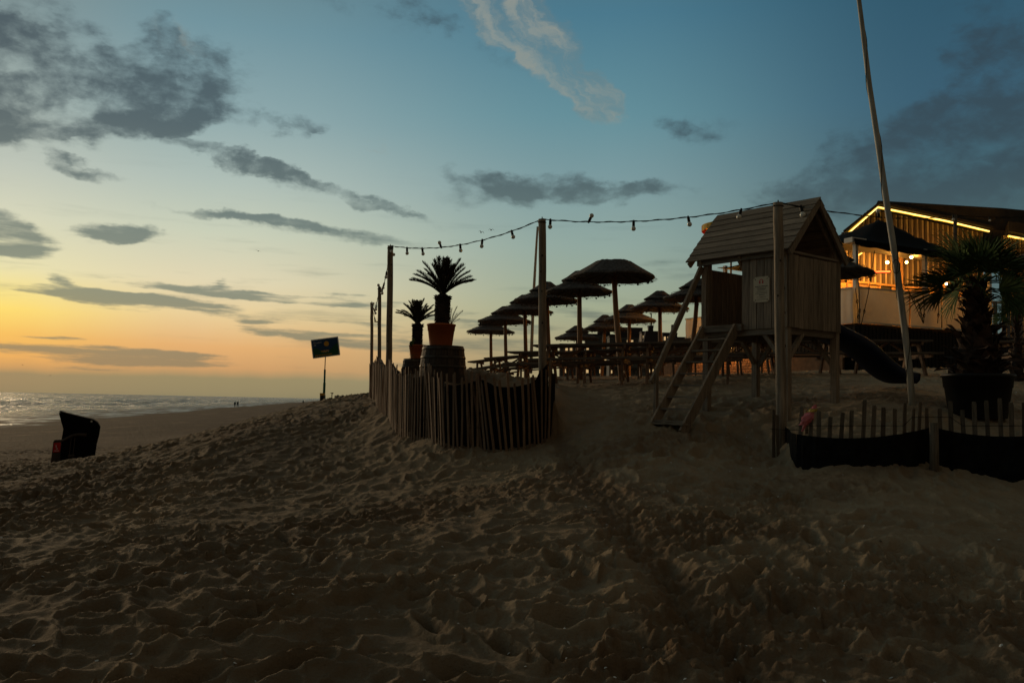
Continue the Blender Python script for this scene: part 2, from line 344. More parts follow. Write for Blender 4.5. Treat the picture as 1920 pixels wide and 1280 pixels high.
# ------------------------------------------------------------------ terrain
def hor(px): return 734.3+.0206*px
cpx = [  # (px, py of ground, depth)
 (960,1290,5.0),(300,1290,5.0),(1600,1290,5.0),(960,1080,7.0),(960,950,9.3),(400,1050,7.6),(1500,1050,7.2),(1650,960,8.8),
 (1020,822,13.3),(960,842,12.9),(900,842,13),(810,822,13.8),(750,808,15),(718,776,17),(700,748,21),(690,739,25),(700,738,27),
 (650,747,24),(600,757,22),(550,777,20),(500,795,18),(450,812,17),(300,856,17),(600,765,60),(640,757,60),
 (1467,850,11.8),(1482,787,12.6),(1570,757,13.34),(1329,764,13.7),(1424,743,14.5),(1270,802,12.6),(1238,785,13),(1100,800,13.2),(1150,850,11.5),(1300,870,11),
 (1550,878,10.8),(1740,880,10.6),(1900,898,10.4),(1600,805,11.6),(1835,786,12.6),(1711,757,13),(1710,728,15.2),(1560,735,15),
 (1040,726,17.7),(1160,720,16.8),(1280,716,16.4),(990,721,22),(1166,713,22.5),(945,716,25),(920,714,29),(1480,703,19),(1560,700,22),(1700,692,24),(1850,690,26),(1400,699,25),
 (1045,744,14.6),(1100,748,15),(1048,795,13.6),(1100,772,14.2),(940,722,15.5),(850,722,15.6),(785,724,17),(760,735,18.5),
 (1240,706,29),(1080,714,40),(930,722,40),(860,738,34),(800,752,38),(880,716,22),(840,742,26)]
cxy = [(-13,27,-2.09),(-30,50,-2.6),(-20,60,-2.5),(-35,30,-2.5),(-44,60,-2.8),(-60,100,-3.05),(-35,100,-2.75),(-25,100,-2.6),(-10,100,-1.4),(2,100,-.4),(-17,80,-2.4),(-20,15,-2.15),
 (-12,12,-1.85),(-8,6,-1.75),(0,2.5,-1.66),(-3,5,-1.66),(8,4,-1.5),(14,8,-.9),(16,14,-.2),(22,24,1.2),(30,40,1.2),(20,60,1),(10,60,.7),(0,60,.1),(-30,8,-2.4),(30,10,.2),(-14,22,-2.0),(-9,18,-1.45),(-19,40,-2.35),(-14,45,-2.1),(0,0,-1.66),(-9,-6,-1.7),(9,-6,-1.3),(40,100,.5),(-100,60,-3.6),(-80,20,-3.6)]
pts = [];
for a, b, d in cpx:
    p = P(a, b, d); pts.append((p.x, p.y, p.z))
for x, y, z in cxy: pts.append((x, y, z+E))
pts = np.array(pts)
def lc(x, y):
    r = np.sqrt(x*x+y*y+4.0); return np.arctan2(x, np.maximum(y, -1e9))*1.6*np.clip(r/5, .0, 1), np.log(r)
PU, PV = lc(pts[:, 0], pts[:, 1]); K = len(pts)
def phi(r2): return r2*np.log(r2+1e-9)*.5
A = np.zeros((K+3, K+3)); R2 = (PU[:, None]-PU[None])**2+(PV[:, None]-PV[None])**2
A[:K, :K] = phi(R2)+np.eye(K)*.002; A[:K, K] = 1; A[:K, K+1] = PU; A[:K, K+2] = PV; A[K:, :K] = A[:K, K:].T
wts = np.linalg.solve(A, np.concatenate([pts[:, 2], np.zeros(3)]))
def rbf(x, y):
    u, v = lc(x, y); z = wts[K]+wts[K+1]*u+wts[K+2]*v
    for k in range(K): z = z+wts[k]*phi((u-PU[k])**2+(v-PV[k])**2)
    return z
SN = math.hypot(1, .19)
def shore(x, y): return ((x+44.2+.19*(y-86))/SN)+14.0       # metres inland of the water line
SEA = E-3.15
def beachz(x, y):
    q = shore(x, y)
    return SEA + np.clip(q, -80, 14)*.012 + np.clip(q-14, 0, 25)*.02 + 2.6*sm(50, 110, q) + 1.5*sm(110, 200, q)
def path_pts(lst):
    out = []
    for a, b, d in lst: p = P(a, b, d); out.append((p.x, p.y))
    return np.array(out)
LF = path_pts([(1029,818,13.2),(1000,835,13.0),(960,842,12.9),(925,843,12.9),(900,842,13.05),(870,838,13.15),(835,830,13.4),(806,822,13.85),(775,815,14.3),(750,808,15),(730,790,16),(718,776,17.2),(706,755,19.5),(700,748,21.5),(694,741,24.5)])
RF = path_pts([(1493,862,11.05),(1530,874,10.85),(1590,884,10.7),(1650,886,10.6),(1700,884,10.6),(1746,874,10.75),(1800,880,10.6),(1860,890,10.4),(1940,898,10.2),(2060,905,10.2),(2200,905,10.6)])
def smooth_path(p, n=12):
    out = []
    q = np.vstack([2*p[0]-p[1], p, 2*p[-1]-p[-2]])
    for i in range(1, len(q)-2):
        for t in np.linspace(0, 1, n, endpoint=False):
            out.append(.5*((2*q[i])+(-q[i-1]+q[i+1])*t+(2*q[i-1]-5*q[i]+4*q[i+1]-q[i+2])*t*t+(-q[i-1]+3*q[i]-3*q[i+1]+q[i+2])*t**3))
    out.append(p[-1]); return np.array(out)
LFs = smooth_path(LF, 5); RFs = smooth_path(RF, 5)
def seg_sd(x, y, path, side):
    best = np.full(x.shape, 1e9); sg = np.zeros(x.shape)
    for a, b in zip(path[:-1], path[1:]):
        ex, ey = b-a; t = np.clip(((x-a[0])*ex+(y-a[1])*ey)/(ex*ex+ey*ey), 0, 1)
        dx = x-a[0]-t*ex; dy = y-a[1]-t*ey; d = dx*dx+dy*dy; m = d < best; best = np.where(m, d, best)
        sg = np.where(m, (ex*dy-ey*dx)*side, sg)
    return np.sqrt(best)*np.sign(sg)
def lift(x, y):
    x = np.asarray(x, float); y = np.asarray(y, float); z = np.zeros(x.shape)
    m = (x > -6) & (x < 3) & (y > 12) & (y < 27)
    if m.any():
        xx = x[m]; yy = y[m]; s = seg_sd(xx, yy, LFs, -1)     # inside is right-hand side going M -> back-left
        px = 960+F*xx/yy
        fade = 1-sm(0, .35, (xx-(.50+.1*(yy-13.3))))
        z[m] = .93*sm(.06, .18, s)*np.exp(-np.clip(s, 0, 9)/.95)*fade*(1-sm(15.0, 18, yy))
    m = (x > 2.5) & (x < 9) & (y > 10) & (y < 14)
    if m.any():
        xx = x[m]; yy = y[m]; s = seg_sd(xx, yy, RFs, 1)
        z[m] += .30*sm(.0, .12, s)*np.exp(-np.clip(s, 0, 9)/.9)*sm(3.45, 3.6, xx)
    return z
def base_h(x, y):
    x = np.asarray(x, float); y = np.asarray(y, float); r = np.sqrt(x*x+y*y)
    w = np.maximum(sm(85, 130, r), sm(42, 66, r)*sm(-18, -34, x)); return rbf(x, y)*(1-w)+beachz(x, y)*w
def Hn(x, y): return base_h(x, y)+lift(x, y)
def H(x, y): return float(Hn(np.array([x]), np.array([y]))[0])
def Hb(x, y): return float(base_h(np.array([x]), np.array([y]))[0])
DAMP = {}
TR0 = np.array([.85, 11.2]); TR1 = np.array([1.45, 4.2])
def rough_mask(x, y):
    return sm(-.05, .42, fbm(x*.42+3.3, y*.62+1.7, 3, 77)+.10*np.exp(-(((x+.2)/2.2)**2+((y-10.5)/2.0)**2))*3)
def detail(x, y):
    r = np.sqrt(x*x+y*y); flat = sm(-2.0, -2.55, base_h(x, y)-E)
    wx = x+.25*fbm(x*1.1, y*1.1, 2, 40); wy = y+.25*fbm(x*1.1+9, y*1.1, 2, 50)
    a = 1-np.abs(fbm(wx*1.15, wy*1.5, 3, 1, .45)); a = a**2.2
    pt = sm(-.35, .35, fbm(x*.8+11, y*.8+4, 2, 123))
    z = .034*(a-.6)
    b_ = 1-np.abs(fbm(wx*2.9+7, wy*3.8+3, 2, 205, .45)); z += .058*(b_**2.4-.6)
    b_ = 1-np.abs(fbm(wx*6.3+2, wy*7.8+8, 3, 305, .5)); z += .032*(b_**2.2-.6)*(.25+.95*pt)
    z += .016*fbm(wx*5.2, wy*6.0, 3, 5)
    d, i, bx, by = worley(wx*2.3, wy*2.3, 3)
    th = i*6.28; ex = bx*np.cos(th)+by*np.sin(th); ey = -bx*np.sin(th)+by*np.cos(th); dd_ = np.sqrt((ex*1.0)**2+(ey*2.0)**2)
    pres = sm(.25, .4, i)
    z += pres*(-.085*np.exp(-(dd_/.30)**2) + .034*np.exp(-((dd_-.52)/.15)**2))
    d, i, bx, by = worley(x*4.9+3, y*4.9, 23)
    z += sm(.45, .6, i)*(-.024*np.exp(-(d/.26)**2)+.010*np.exp(-((d-.45)/.12)**2))
    rough = rough_mask(x, y)
    # churned strip: a wheel track running towards the play house
    t = np.clip(((x-TR0[0])*(TR1-TR0)[0]+(y-TR0[1])*(TR1-TR0)[1])/((TR1-TR0)**2).sum(), -.3, 1.3)
    dx = np.hypot(x-TR0[0]-t*(TR1-TR0)[0], y-TR0[1]-t*(TR1-TR0)[1]) + .08*fbm(x*3, y*3, 2, 31)
    trk = np.exp(-(dx/.15)**2); z = z*(1-.6*trk) - .075*trk + .012*np.exp(-((dx-.32)/.08)**2)
    rough = np.clip(rough*.85+trk*.9, 0, 1.6)
    near = 1-sm(14, 30, r)
    cl = fbm(x*11, y*11, 3, 61, .6); z += near*(.002+.030*rough)*np.abs(cl)**.8*np.sign(cl)
    d, i, bx, by = worley(x*13, y*13, 91); z += near*rough*.020*np.maximum(0, 1-(d/.42)**2)*sm(.45, .5, i)
    d, i, bx, by = worley(x*7.5+5, y*7.5, 97); z += near*rough*.030*np.maximum(0, 1-(d/.40)**2)*sm(.55, .6, i)
    DAMP['v'] = np.clip(rough*(.75+.5*cl)+.25*trk, 0, 1)*near
    amp = (1-.5*flat)*(.35+.65*(1-sm(25, 60, r))); amp = amp*(1-.75*sm(1.0, 2.6, x-3+.0*y)*sm(12, 14, y)*0)
    cal = sm(11.5, 14.5, y)*sm(-.5, 1.5, x); amp = amp*(1-.45*cal)
    amp = amp*(.55+.75*sm(-.5, .5, fbm(x*.33+2, y*.45+9, 2, 401)))
    return z*amp*(1-sm(90, 150, r))
def make_sand():
    azf = np.radians(np.arange(-37, 37.001, .066)); azo = np.radians(np.arange(39, 321.1, 3.0)); azs = np.concatenate([azf, azo]); nA = len(azs)
    rr = np.concatenate([np.linspace(.4, 3.2, 12)[:-1], np.exp(np.arange(math.log(3.2), math.log(58), .0039)), np.exp(np.linspace(math.log(58), math.log(9000), 130))]); nR = len(rr)
    Rg, Ag = np.meshgrid(rr, azs, indexing='ij'); X = (Rg*np.sin(Ag)).ravel(); Y = (Rg*np.cos(Ag)).ravel()
    Z = base_h(X, Y)+lift(X, Y)+detail(X, Y); dampv = np.append(DAMP['v'], 0).astype(np.float32)
    Z = np.where((Rg.ravel() > 600), np.minimum(Z, SEA-.4+np.clip(shore(X, Y), -9, 60)*.03), Z)
    Z = np.where(shore(X, Y) < -10, np.minimum(Z, SEA-.5), Z)
    co = np.column_stack([X, Y, Z]); co = np.vstack([co, [[0, 0, float(Z[:nA].mean())]]])
    i = np.arange(nR-1)[:, None]*nA; j = np.arange(nA)[None]; j2 = (j+1) % nA
    q = np.stack([i+j, i+j2, i+nA+j2, i+nA+j], -1).reshape(-1, 4)[:, ::-1]
    c = nR*nA; tri = np.stack([np.full(nA, c), (np.arange(nA)+1) % nA, np.arange(nA)], -1)
    me = bpy.data.meshes.new('sand'); me.vertices.add(len(co)); me.vertices.foreach_set('co', co.ravel())
    nl = q.size+tri.size; me.loops.add(nl); me.loops.foreach_set('vertex_index', np.concatenate([q.ravel(), tri.ravel()]).astype(np.int32))
    ls = np.concatenate([np.arange(len(q))*4, q.size+np.arange(nA)*3]).astype(np.int32); me.polygons.add(len(ls)); me.polygons.foreach_set('loop_start', ls)
    me.polygons.foreach_set('loop_total', np.concatenate([np.full(len(q), 4), np.full(nA, 3)]).astype(np.int32))
    me.polygons.foreach_set('use_smooth', np.ones(len(ls), bool)); me.update(calc_edges=True)
    at = me.attributes.new('damp', 'FLOAT', 'POINT'); at.data.foreach_set('value', dampv)
    return me
def sand_mat():
    m = bpy.data.materials.new('beach_sand'); m.use_nodes = True; n = m.node_tree.nodes; l = m.node_tree.links; b = n['Principled BSDF']
    t = n.new('ShaderNodeTexCoord'); v = t.outputs['Object']
    def no(sc, de=5, ro=.6, sx=1, sy=1):
        mp = n.new('ShaderNodeMapping'); l.new(v, mp.inputs[0]); mp.inputs[3].default_value = (sx, sy, 1)
        a = n.new('ShaderNodeTexNoise'); l.new(mp.outputs[0], a.inputs['Vector']); a.inputs['Scale'].default_value = sc; a.inputs['Detail'].default_value = de; a.inputs['Roughness'].default_value = ro; return a.outputs[0]
    def ma(op, a, b_=None, c=None, cl=False):
        x = n.new('ShaderNodeMath'); x.operation = op; x.use_clamp = cl
        for i, q in enumerate((a, b_, c)):
            if q is None: continue
            if isinstance(q, (int, float)): x.inputs[i].default_value = q
            else: l.new(q, x.inputs[i])
        return x.outputs[0]
    def mr(q, a, b_, c=0., d=1.):
        x = n.new('ShaderNodeMapRange'); x.interpolation_type = 'SMOOTHSTEP'; l.new(q, x.inputs[0])
        for i, k in enumerate((a, b_, c, d)): x.inputs[i+1].default_value = k
        return x.outputs[0]
    def mx(f, a, c):
        x = n.new('ShaderNodeMix'); x.data_type = 'RGBA'; l.new(f, x.inputs[0])
        for s_, k in ((x.inputs[6], a), (x.inputs[7], c)):
            if isinstance(k, tuple): s_.default_value = k
            else: l.new(k, s_)
        return x.outputs[2]
    s = n.new('ShaderNodeSeparateXYZ'); l.new(v, s.inputs[0])
    q = ma('ADD', ma('DIVIDE', ma('ADD', s.outputs[0], ma('MULTIPLY_ADD', s.outputs[1], .19, 44.2-.19*86)), SN), 14.0)
    base = mx(mr(no(1.7, 6), .35, .68), (.43, .325, .205, 1), (.55, .42, .27, 1))
    base = mx(mr(no(60, 2), .62, .75, 0, .5), base, (.12, .085, .06, 1))                 # shell grit and dark grains
    sh = n.new('ShaderNodeTexVoronoi'); l.new(v, sh.inputs['Vector']); sh.inputs['Scale'].default_value = 3.1
    base = mx(mr(sh.outputs['Distance'], .035, .02, 0, .9), base, (.62, .58, .5, 1))
    da = n.new('ShaderNodeAttribute'); da.attribute_name = 'damp'; base = mx(mr(ma('ADD', da.outputs['Fac'], ma('MULTIPLY', ma('SUBTRACT', no(14, 4, .7), .5), .5)), .15, .75, 0, .8), base, (.25, .165, .098, 1))
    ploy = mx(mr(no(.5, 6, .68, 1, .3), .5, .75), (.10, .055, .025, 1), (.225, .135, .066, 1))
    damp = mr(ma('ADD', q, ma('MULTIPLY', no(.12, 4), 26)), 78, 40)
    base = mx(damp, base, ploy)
    qq = ma('ADD', q, ma('MULTIPLY', ma('SUBTRACT', no(.09, 5, .6, 1, .35), .5), 16))
    wet = mr(qq, 15, 10); wetn = ma('MULTIPLY', wet, mr(no(.45, 6, .66, 1.0, .3), .42, .56, .25, 1))
    base = mx(wetn, base, (.07, .065, .055, 1))
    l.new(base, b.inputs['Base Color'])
    rg = mr(wetn, .25, .9, .92, .34); l.new(rg, b.inputs['Roughness']); l.new(mr(wetn, .2, .9, .15, .6), b.inputs['Specular IOR Level'])
    g = n.new('ShaderNodeTexNoise'); l.new(v, g.inputs['Vector']); g.inputs['Scale'].default_value = 16; g.inputs['Detail'].default_value = 6; g.inputs['Roughness'].default_value = .7
    bp = n.new('ShaderNodeBump'); bp.inputs['Distance'].default_value = .05; bp.inputs['Strength'].default_value = .8; l.new(g.outputs[0], bp.inputs['Height'])
    g2 = n.new('ShaderNodeTexNoise'); l.new(v, g2.inputs['Vector']); g2.inputs['Scale'].default_value = 2.2; g2.inputs['Detail'].default_value = 4
    far = ma('MULTIPLY', mr(s.outputs[1], 14, 35), mr(wetn, .3, .05))
    bp2 = n.new('ShaderNodeBump'); bp2.inputs['Distance'].default_value = .12; l.new(ma('MULTIPLY', far, .9), bp2.inputs['Strength']); l.new(g2.outputs[0], bp2.inputs['Height']); l.new(bp.outputs[0], bp2.inputs['Normal'])
    l.new(bp2.outputs[0], b.inputs['Normal'])
    return m
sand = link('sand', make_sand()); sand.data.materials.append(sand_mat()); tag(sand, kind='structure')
# ------------------------------------------------------------------ sea
def make_sea():
    azs = np.radians(np.arange(-62, 14.01, .16)); rr = np.concatenate([np.exp(np.arange(math.log(60), math.log(700), .0065)), np.exp(np.linspace(math.log(700), math.log(14000), 90))])
    Rg, Ag = np.meshgrid(rr, azs, indexing='ij'); X = (Rg*np.sin(Ag)).ravel(); Y = (Rg*np.cos(Ag)).ravel(); q = -shore(X, Y)
    al = (-.19*X+Y)/SN
    warp = 7*fbm(al/60, q/40, 3, 3)+2.2*fbm(al/9, q/9, 2, 8)
    amp = sm(2, 18, q)*(1-.5*sm(60, 220, q))*(1-sm(900, 2500, Rg.ravel()))
    ph = (q+warp)/13.0
    cr = np.abs(np.sin(ph*PI))**.5; z = amp*.42*((1-cr)*1.6-.35)*(.35+.9*np.clip(fbm(al/30+4, q/12, 2, 14)+.45, 0, 1.3))
    z += .20*amp*fbm(al/3.2, q/1.7, 4, 17, .6)
    co = np.column_stack([X, Y, SEA+z+.0]); nA = len(azs); nR = len(rr)
    i = np.arange(nR-1)[:, None]*nA; j = np.arange(nA-1)[None]; f = np.stack([i+j, i+j+1, i+nA+j+1, i+nA+j], -1).reshape(-1, 4)[:, ::-1]
    me = bpy.data.meshes.new('sea_water'); me.vertices.add(len(co)); me.vertices.foreach_set('co', co.ravel()); me.loops.add(f.size); me.loops.foreach_set('vertex_index', f.ravel().astype(np.int32))
    me.polygons.add(len(f)); me.polygons.foreach_set('loop_start', (np.arange(len(f))*4).astype(np.int32)); me.polygons.foreach_set('loop_total', np.full(len(f), 4, np.int32))
    me.polygons.foreach_set('use_smooth', np.ones(len(f), bool)); me.update(calc_edges=True)
    at = me.attributes.new('crest', 'FLOAT', 'POINT'); at.data.foreach_set('value', np.clip((z-.12)/.25, 0, 1).astype(np.float32))
    return me
def sea_mat():
    m = bpy.data.materials.new('sea_water'); m.use_nodes = True; n = m.node_tree.nodes; l = m.node_tree.links; b = n['Principled BSDF']
    t = n.new('ShaderNodeTexCoord'); v = t.outputs['Object']
    mp = n.new('ShaderNodeMapping'); l.new(v, mp.inputs[0]); mp.inputs[2].default_value = (0, 0, math.radians(-10.8)); mp.inputs[3].default_value = (1, .22, 1)
    a = n.new('ShaderNodeTexNoise'); l.new(mp.outputs[0], a.inputs['Vector']); a.inputs['Scale'].default_value = .22; a.inputs['Detail'].default_value = 7; a.inputs['Roughness'].default_value = .68
    c = n.new('ShaderNodeTexNoise'); l.new(mp.outputs[0], c.inputs['Vector']); c.inputs['Scale'].default_value = 1.1; c.inputs['Detail'].default_value = 6; c.inputs['Roughness'].default_value = .7
    at = n.new('ShaderNodeAttribute'); at.attribute_name = 'crest'
    s = n.new('ShaderNodeSeparateXYZ'); l.new(v, s.inputs[0])
    def ma(op, p, q=None, r=None):
        x = n.new('ShaderNodeMath'); x.operation = op
        for i, k in enumerate((p, q, r)):
            if k is None: continue
            if isinstance(k, (int, float)): x.inputs[i].default_value = k
            else: l.new(k, x.inputs[i])
        return x.outputs[0]
    def mr(q, lo, hi, o0=0., o1=1.):
        x = n.new('ShaderNodeMapRange'); x.interpolation_type = 'SMOOTHSTEP'; l.new(q, x.inputs[0])
        for i, k in enumerate((lo, hi, o0, o1)): x.inputs[i+1].default_value = k
        return x.outputs[0]
    q = ma('SUBTRACT', ma('DIVIDE', ma('MULTIPLY', ma('ADD', s.outputs[0], ma('MULTIPLY_ADD', s.outputs[1], .19, 44.2-.19*86)), -1), SN), 14.0)
    nearsh = mr(q, 120, 5)
    foam = ma('MULTIPLY', mr(ma('ADD', ma('MULTIPLY', at.outputs['Fac'], .22), a.outputs[0]), .56, .72), nearsh)
    edge = ma('MULTIPLY', mr(q, 9, 2), mr(c.outputs[0], .42, .6)); foam = ma('MAXIMUM', foam, edge)
    mx = n.new('ShaderNodeMix'); mx.data_type = 'RGBA'; l.new(foam, mx.inputs[0]); mx.inputs[6].default_value = (.03, .04, .038, 1); mx.inputs[7].default_value = (.5, .5, .46, 1)
    l.new(mx.outputs[2], b.inputs['Base Color']); l.new(ma('ADD', mr(foam, 0, 1, .0, .5), mr(a.outputs[0], .35, .65, .42, .14)), b.inputs['Roughness']); b.inputs['IOR'].default_value = 1.33; b.inputs['Specular IOR Level'].default_value = .33
    n3 = n.new('ShaderNodeTexNoise'); l.new(mp.outputs[0], n3.inputs['Vector']); n3.inputs['Scale'].default_value = .05; n3.inputs['Detail'].default_value = 6; n3.inputs['Roughness'].default_value = .7
    b3 = n.new('ShaderNodeBump'); b3.inputs['Distance'].default_value = 30; b3.inputs['Strength'].default_value = .35; l.new(n3.outputs[0], b3.inputs['Height'])
    bp = n.new('ShaderNodeBump'); bp.inputs['Distance'].default_value = 1.1; bp.inputs['Strength'].default_value = .9; l.new(c.outputs[0], bp.inputs['Height']); l.new(b3.outputs[0], bp.inputs['Normal'])
    bq = n.new('ShaderNodeBump'); bq.inputs['Distance'].default_value = 4.5; bq.inputs['Strength'].default_value = .7; l.new(a.outputs[0], bq.inputs['Height']); l.new(bp.outputs[0], bq.inputs['Normal'])
    l.new(bq.outputs[0], b.inputs['Normal'])
    return m
sea = link('sea', make_sea()); sea.data.materials.append(sea_mat()); tag(sea, kind='structure')

def make_translucent(m, f):
    n = m.node_tree.nodes; l = m.node_tree.links; b = n['Principled BSDF']; t = n.new('ShaderNodeBsdfTranslucent'); t.inputs[0].default_value = (.75, .66, .5, 1); x = n.new('ShaderNodeMixShader'); x.inputs[0].default_value = f
    l.new(b.outputs[0], x.inputs[1]); l.new(t.outputs[0], x.inputs[2]); l.new(x.outputs[0], n['Material Output'].inputs[0])
make_translucent(M['canvas'], .12)
# ================================================================== OBJECTS
def text_obj(name, s, size, m, parent, loc, rot, ext=.002):
    cu = bpy.data.curves.new(name, 'FONT'); cu.body = s; cu.size = size; cu.extrude = ext
    t = bpy.data.objects.new('tmp', cu); C.objects.link(t); bpy.context.view_layer.update()
    me = bpy.data.meshes.new_from_object(t.evaluated_get(bpy.context.evaluated_depsgraph_get())); bpy.data.objects.remove(t)
    me.materials.clear(); me.materials.append(M[m]); o = bpy.data.objects.new(name, me); C.objects.link(o); o.parent = parent; o.location = loc; o.rotation_euler = rot; return o
# ------------------------------------------------------------------ round posts
def round_post(px_top, py_top, px_b, d, rad, label, hidden=.5, seed=1):
    top = P(px_top, py_top, d); g = P(px_b, 800, d); zb = Hb(g.x, g.y)-hidden; bot = Vector((g.x, g.y, zb))
    o = empty('round_post', (g.x, g.y, zb+hidden), 0, label, 'post', 'round wooden posts carrying the string of bulbs')
    m = MB(); rnd = random.Random(seed); pts = []; rs = []
    for i in range(15):
        t = i/14; p = bot.lerp(top, t); pts.append(p-o.location+Vector((rnd.uniform(-1, 1)*.004, rnd.uniform(-1, 1)*.004, 0))); rs.append(rad*(1.06-.14*t)*rnd.uniform(.985, 1.015))
    m.tube(pts, rs, 18); m.build('shaft', 'post', o, True)
    for i in range(5):
        k = MB(); t = rnd.uniform(.2, .9); p = bot.lerp(top, t)-o.location; a = rnd.uniform(PI, 2*PI); k.sphere((p.x+math.cos(a)*rad*.92, p.y+math.sin(a)*rad*.92, p.z), rad*.2, 8, 5, (1, 1, 1.4)); k.build('knot', 'bark', o, True)
    w = MB(); w.tube([top-o.location+Vector((math.cos(a)*rad*1.0, math.sin(a)*rad*1.0, -.05)) for a in np.linspace(0, 2*PI, 13)], .006, 5); w.build('tie_wire', 'wire', o)
    w = MB(); w.tube([top-o.location+Vector((0, 0, -.02)), top-o.location+Vector((0, 0, .035))], .008, 6); w.build('hook', 'wire', o)
    return top
PT = {}
PT['R'] = round_post(1459, 380, 1467, 11.8, .068, 'tall round wooden post in front of the playhouse, nearest of the posts', .5, 1)
PT['M'] = round_post(1016.5, 411, 1019, 13.5, .062, 'tall round wooden post at the right end of the curved paling fence', .5, 2)
PT['L'] = round_post(732, 461, 728, 17.8, .062, 'round wooden post beside the smaller potted sago palm', .5, 3)
PT['2'] = round_post(711.5, 538, 710.5, 21.5, .045, 'round post second in the row left of the potted sago palms', .5, 4)
PT['3'] = round_post(697, 567, 696, 25.0, .045, 'round post at the far left, nearest the beach side', .5, 5)
PT['4'] = round_post(711.8, 597, 711.2, 32.0, .04, 'short-looking far round post half hidden behind the nearer left posts', .5, 6)
PT['X'] = P(1791, 403, 27.5)
gx = P(1791, 600, 27.5)
o = empty('round_post', (gx.x, gx.y, E+2.41), 0, 'dark wooden post behind the big fan palm, holding the cord of bulbs', 'post', 'round wooden posts carrying the string of bulbs')
m = MB(); m.tube([Vector((0, 0, 0)), PT['X']-o.location], [.06, .055], 14); m.build('shaft', 'slat2', o, True)
# ------------------------------------------------------------------ string lights
def string_light(a, b, sag, nb, label, px_list=None, seed=0, rad=.011, bs=1.0):
    o = empty('string_light', a, 0, label, 'string lights', 'bulb string spans between posts')
    rnd = random.Random(seed); d = b-a; L_ = d.length
    f = lambda t: d*t + Vector((0, 0, -4*sag*t*(1-t)))
    m = MB(); m.tube([f(t)+Vector((0, 0, rnd.uniform(-1, 1)*.003)) for t in np.linspace(0, 1, 32)], rad*.62, 6)
    m.tube([f(t)+Vector((.008*math.sin(t*60), 0, .012*math.cos(t*60))) for t in np.linspace(0, 1, 64)], rad*.4, 5); m.build('cord', 'wire', o, True)
    ts = px_list if px_list else [(i+.6)/nb for i in range(nb)]
    for t in ts:
        p = f(t); tilt = rnd.uniform(-.5, .5); az_ = rnd.uniform(0, 2*PI)
        if rnd.random() < .2: tilt = rnd.choice((2.6, 1.5, -1.6))
        dn = Vector((math.sin(tilt)*math.cos(az_), math.sin(tilt)*math.sin(az_)*.5, -math.cos(tilt)))
        s = MB(); s.tube([p-dn*.02*bs, p+dn*.015*bs, p+dn*.07*bs, p+dn*.075*bs], [.012*bs, .021*bs, .021*bs, .016*bs], 10); so_ = s.build('socket', 'sock', o, True)
        q = MB(); c = p+dn*.105*bs; q.sphere((0, 0, 0), .034*bs, 12, 8); q.tube([(0, 0, 0), -dn*.04*bs], [.027*bs, .018*bs], 10)
        q.build('bulb', 'bulb', so_, True, loc=c)
string_light(PT['M'], PT['R'], .13, 5, 'bulb string from the middle post to the tall post before the playhouse', [.04, .22, .42, .65, .86], 3)
string_light(PT['L'], PT['M'], .20, 6, 'bulb string dipping above the two potted sago palms', [.02, .14, .26, .40, .53, .67, .84], 5)
string_light(PT['2'], PT['L'], .35, 5, 'bulb string running back from the post beside the smaller sago palm', None, 8)
string_light(PT['3'], PT['2'], .35, 4, 'bulb string between the two slim posts at the left end', None, 9)
string_light(PT['4'], PT['3'], .30, 4, 'far bulb string hanging behind the leftmost slim posts', None, 10)
string_light(PT['R'], PT['X'], .16, 4, 'bulb string crossing the playhouse gable towards the lit pavilion', [.06, .36, .975], 12, .014, 1.25)
string_light(PT['X'], P(2010, 400, 26.5), .1, 3, 'bulb string crossing the right edge in front of the pavilion roof', [.3], 13)
# ------------------------------------------------------------------ paling fences
def resample(path, step):
    seg = np.hypot(*(path[1:]-path[:-1]).T); cum = np.concatenate([[0], np.cumsum(seg)]); n = int(cum[-1]/step)
    s = np.arange(n+1)*step; return np.column_stack([np.interp(s, cum, path[:, 0]), np.interp(s, cum, path[:, 1])]), s, cum[-1]
def slat_mesh(h, w=.036, t=.011, seed=0, mt='slat'):
    rnd = random.Random(seed); m = MB(); vs = []
    for z in (0, h*.5, h-.03, h):
        ww = w*rnd.uniform(.85, 1.1)*(.8 if z == h else 1); ox = rnd.uniform(-.006, .006)
        vs += [(-ww/2+ox, -t/2, z+(rnd.uniform(-.015, .015) if z == h else 0)), (ww/2+ox, -t/2, z), (ww/2+ox, t/2, z), (-ww/2+ox, t/2, z)]
    fs = [(i*4+j, i*4+(j+1) % 4, i*4+4+(j+1) % 4, i*4+4+j) for i in range(3) for j in range(4)]+[(12, 13, 14, 15), (3, 2, 1, 0)]
    m.add(vs, fs); return m.mesh('slat', mt)
LSL = [slat_mesh(1.20+.03*(k-2), .033+.002*(k % 3), .011, k) for k in range(6)]
fr = empty('paling_fence', (LF[4][0], LF[4][1], Hb(*LF[4])), 0, 'curved chestnut paling fence with black cloth around the potted sago palms', 'fence')
fl = fr.location.copy()
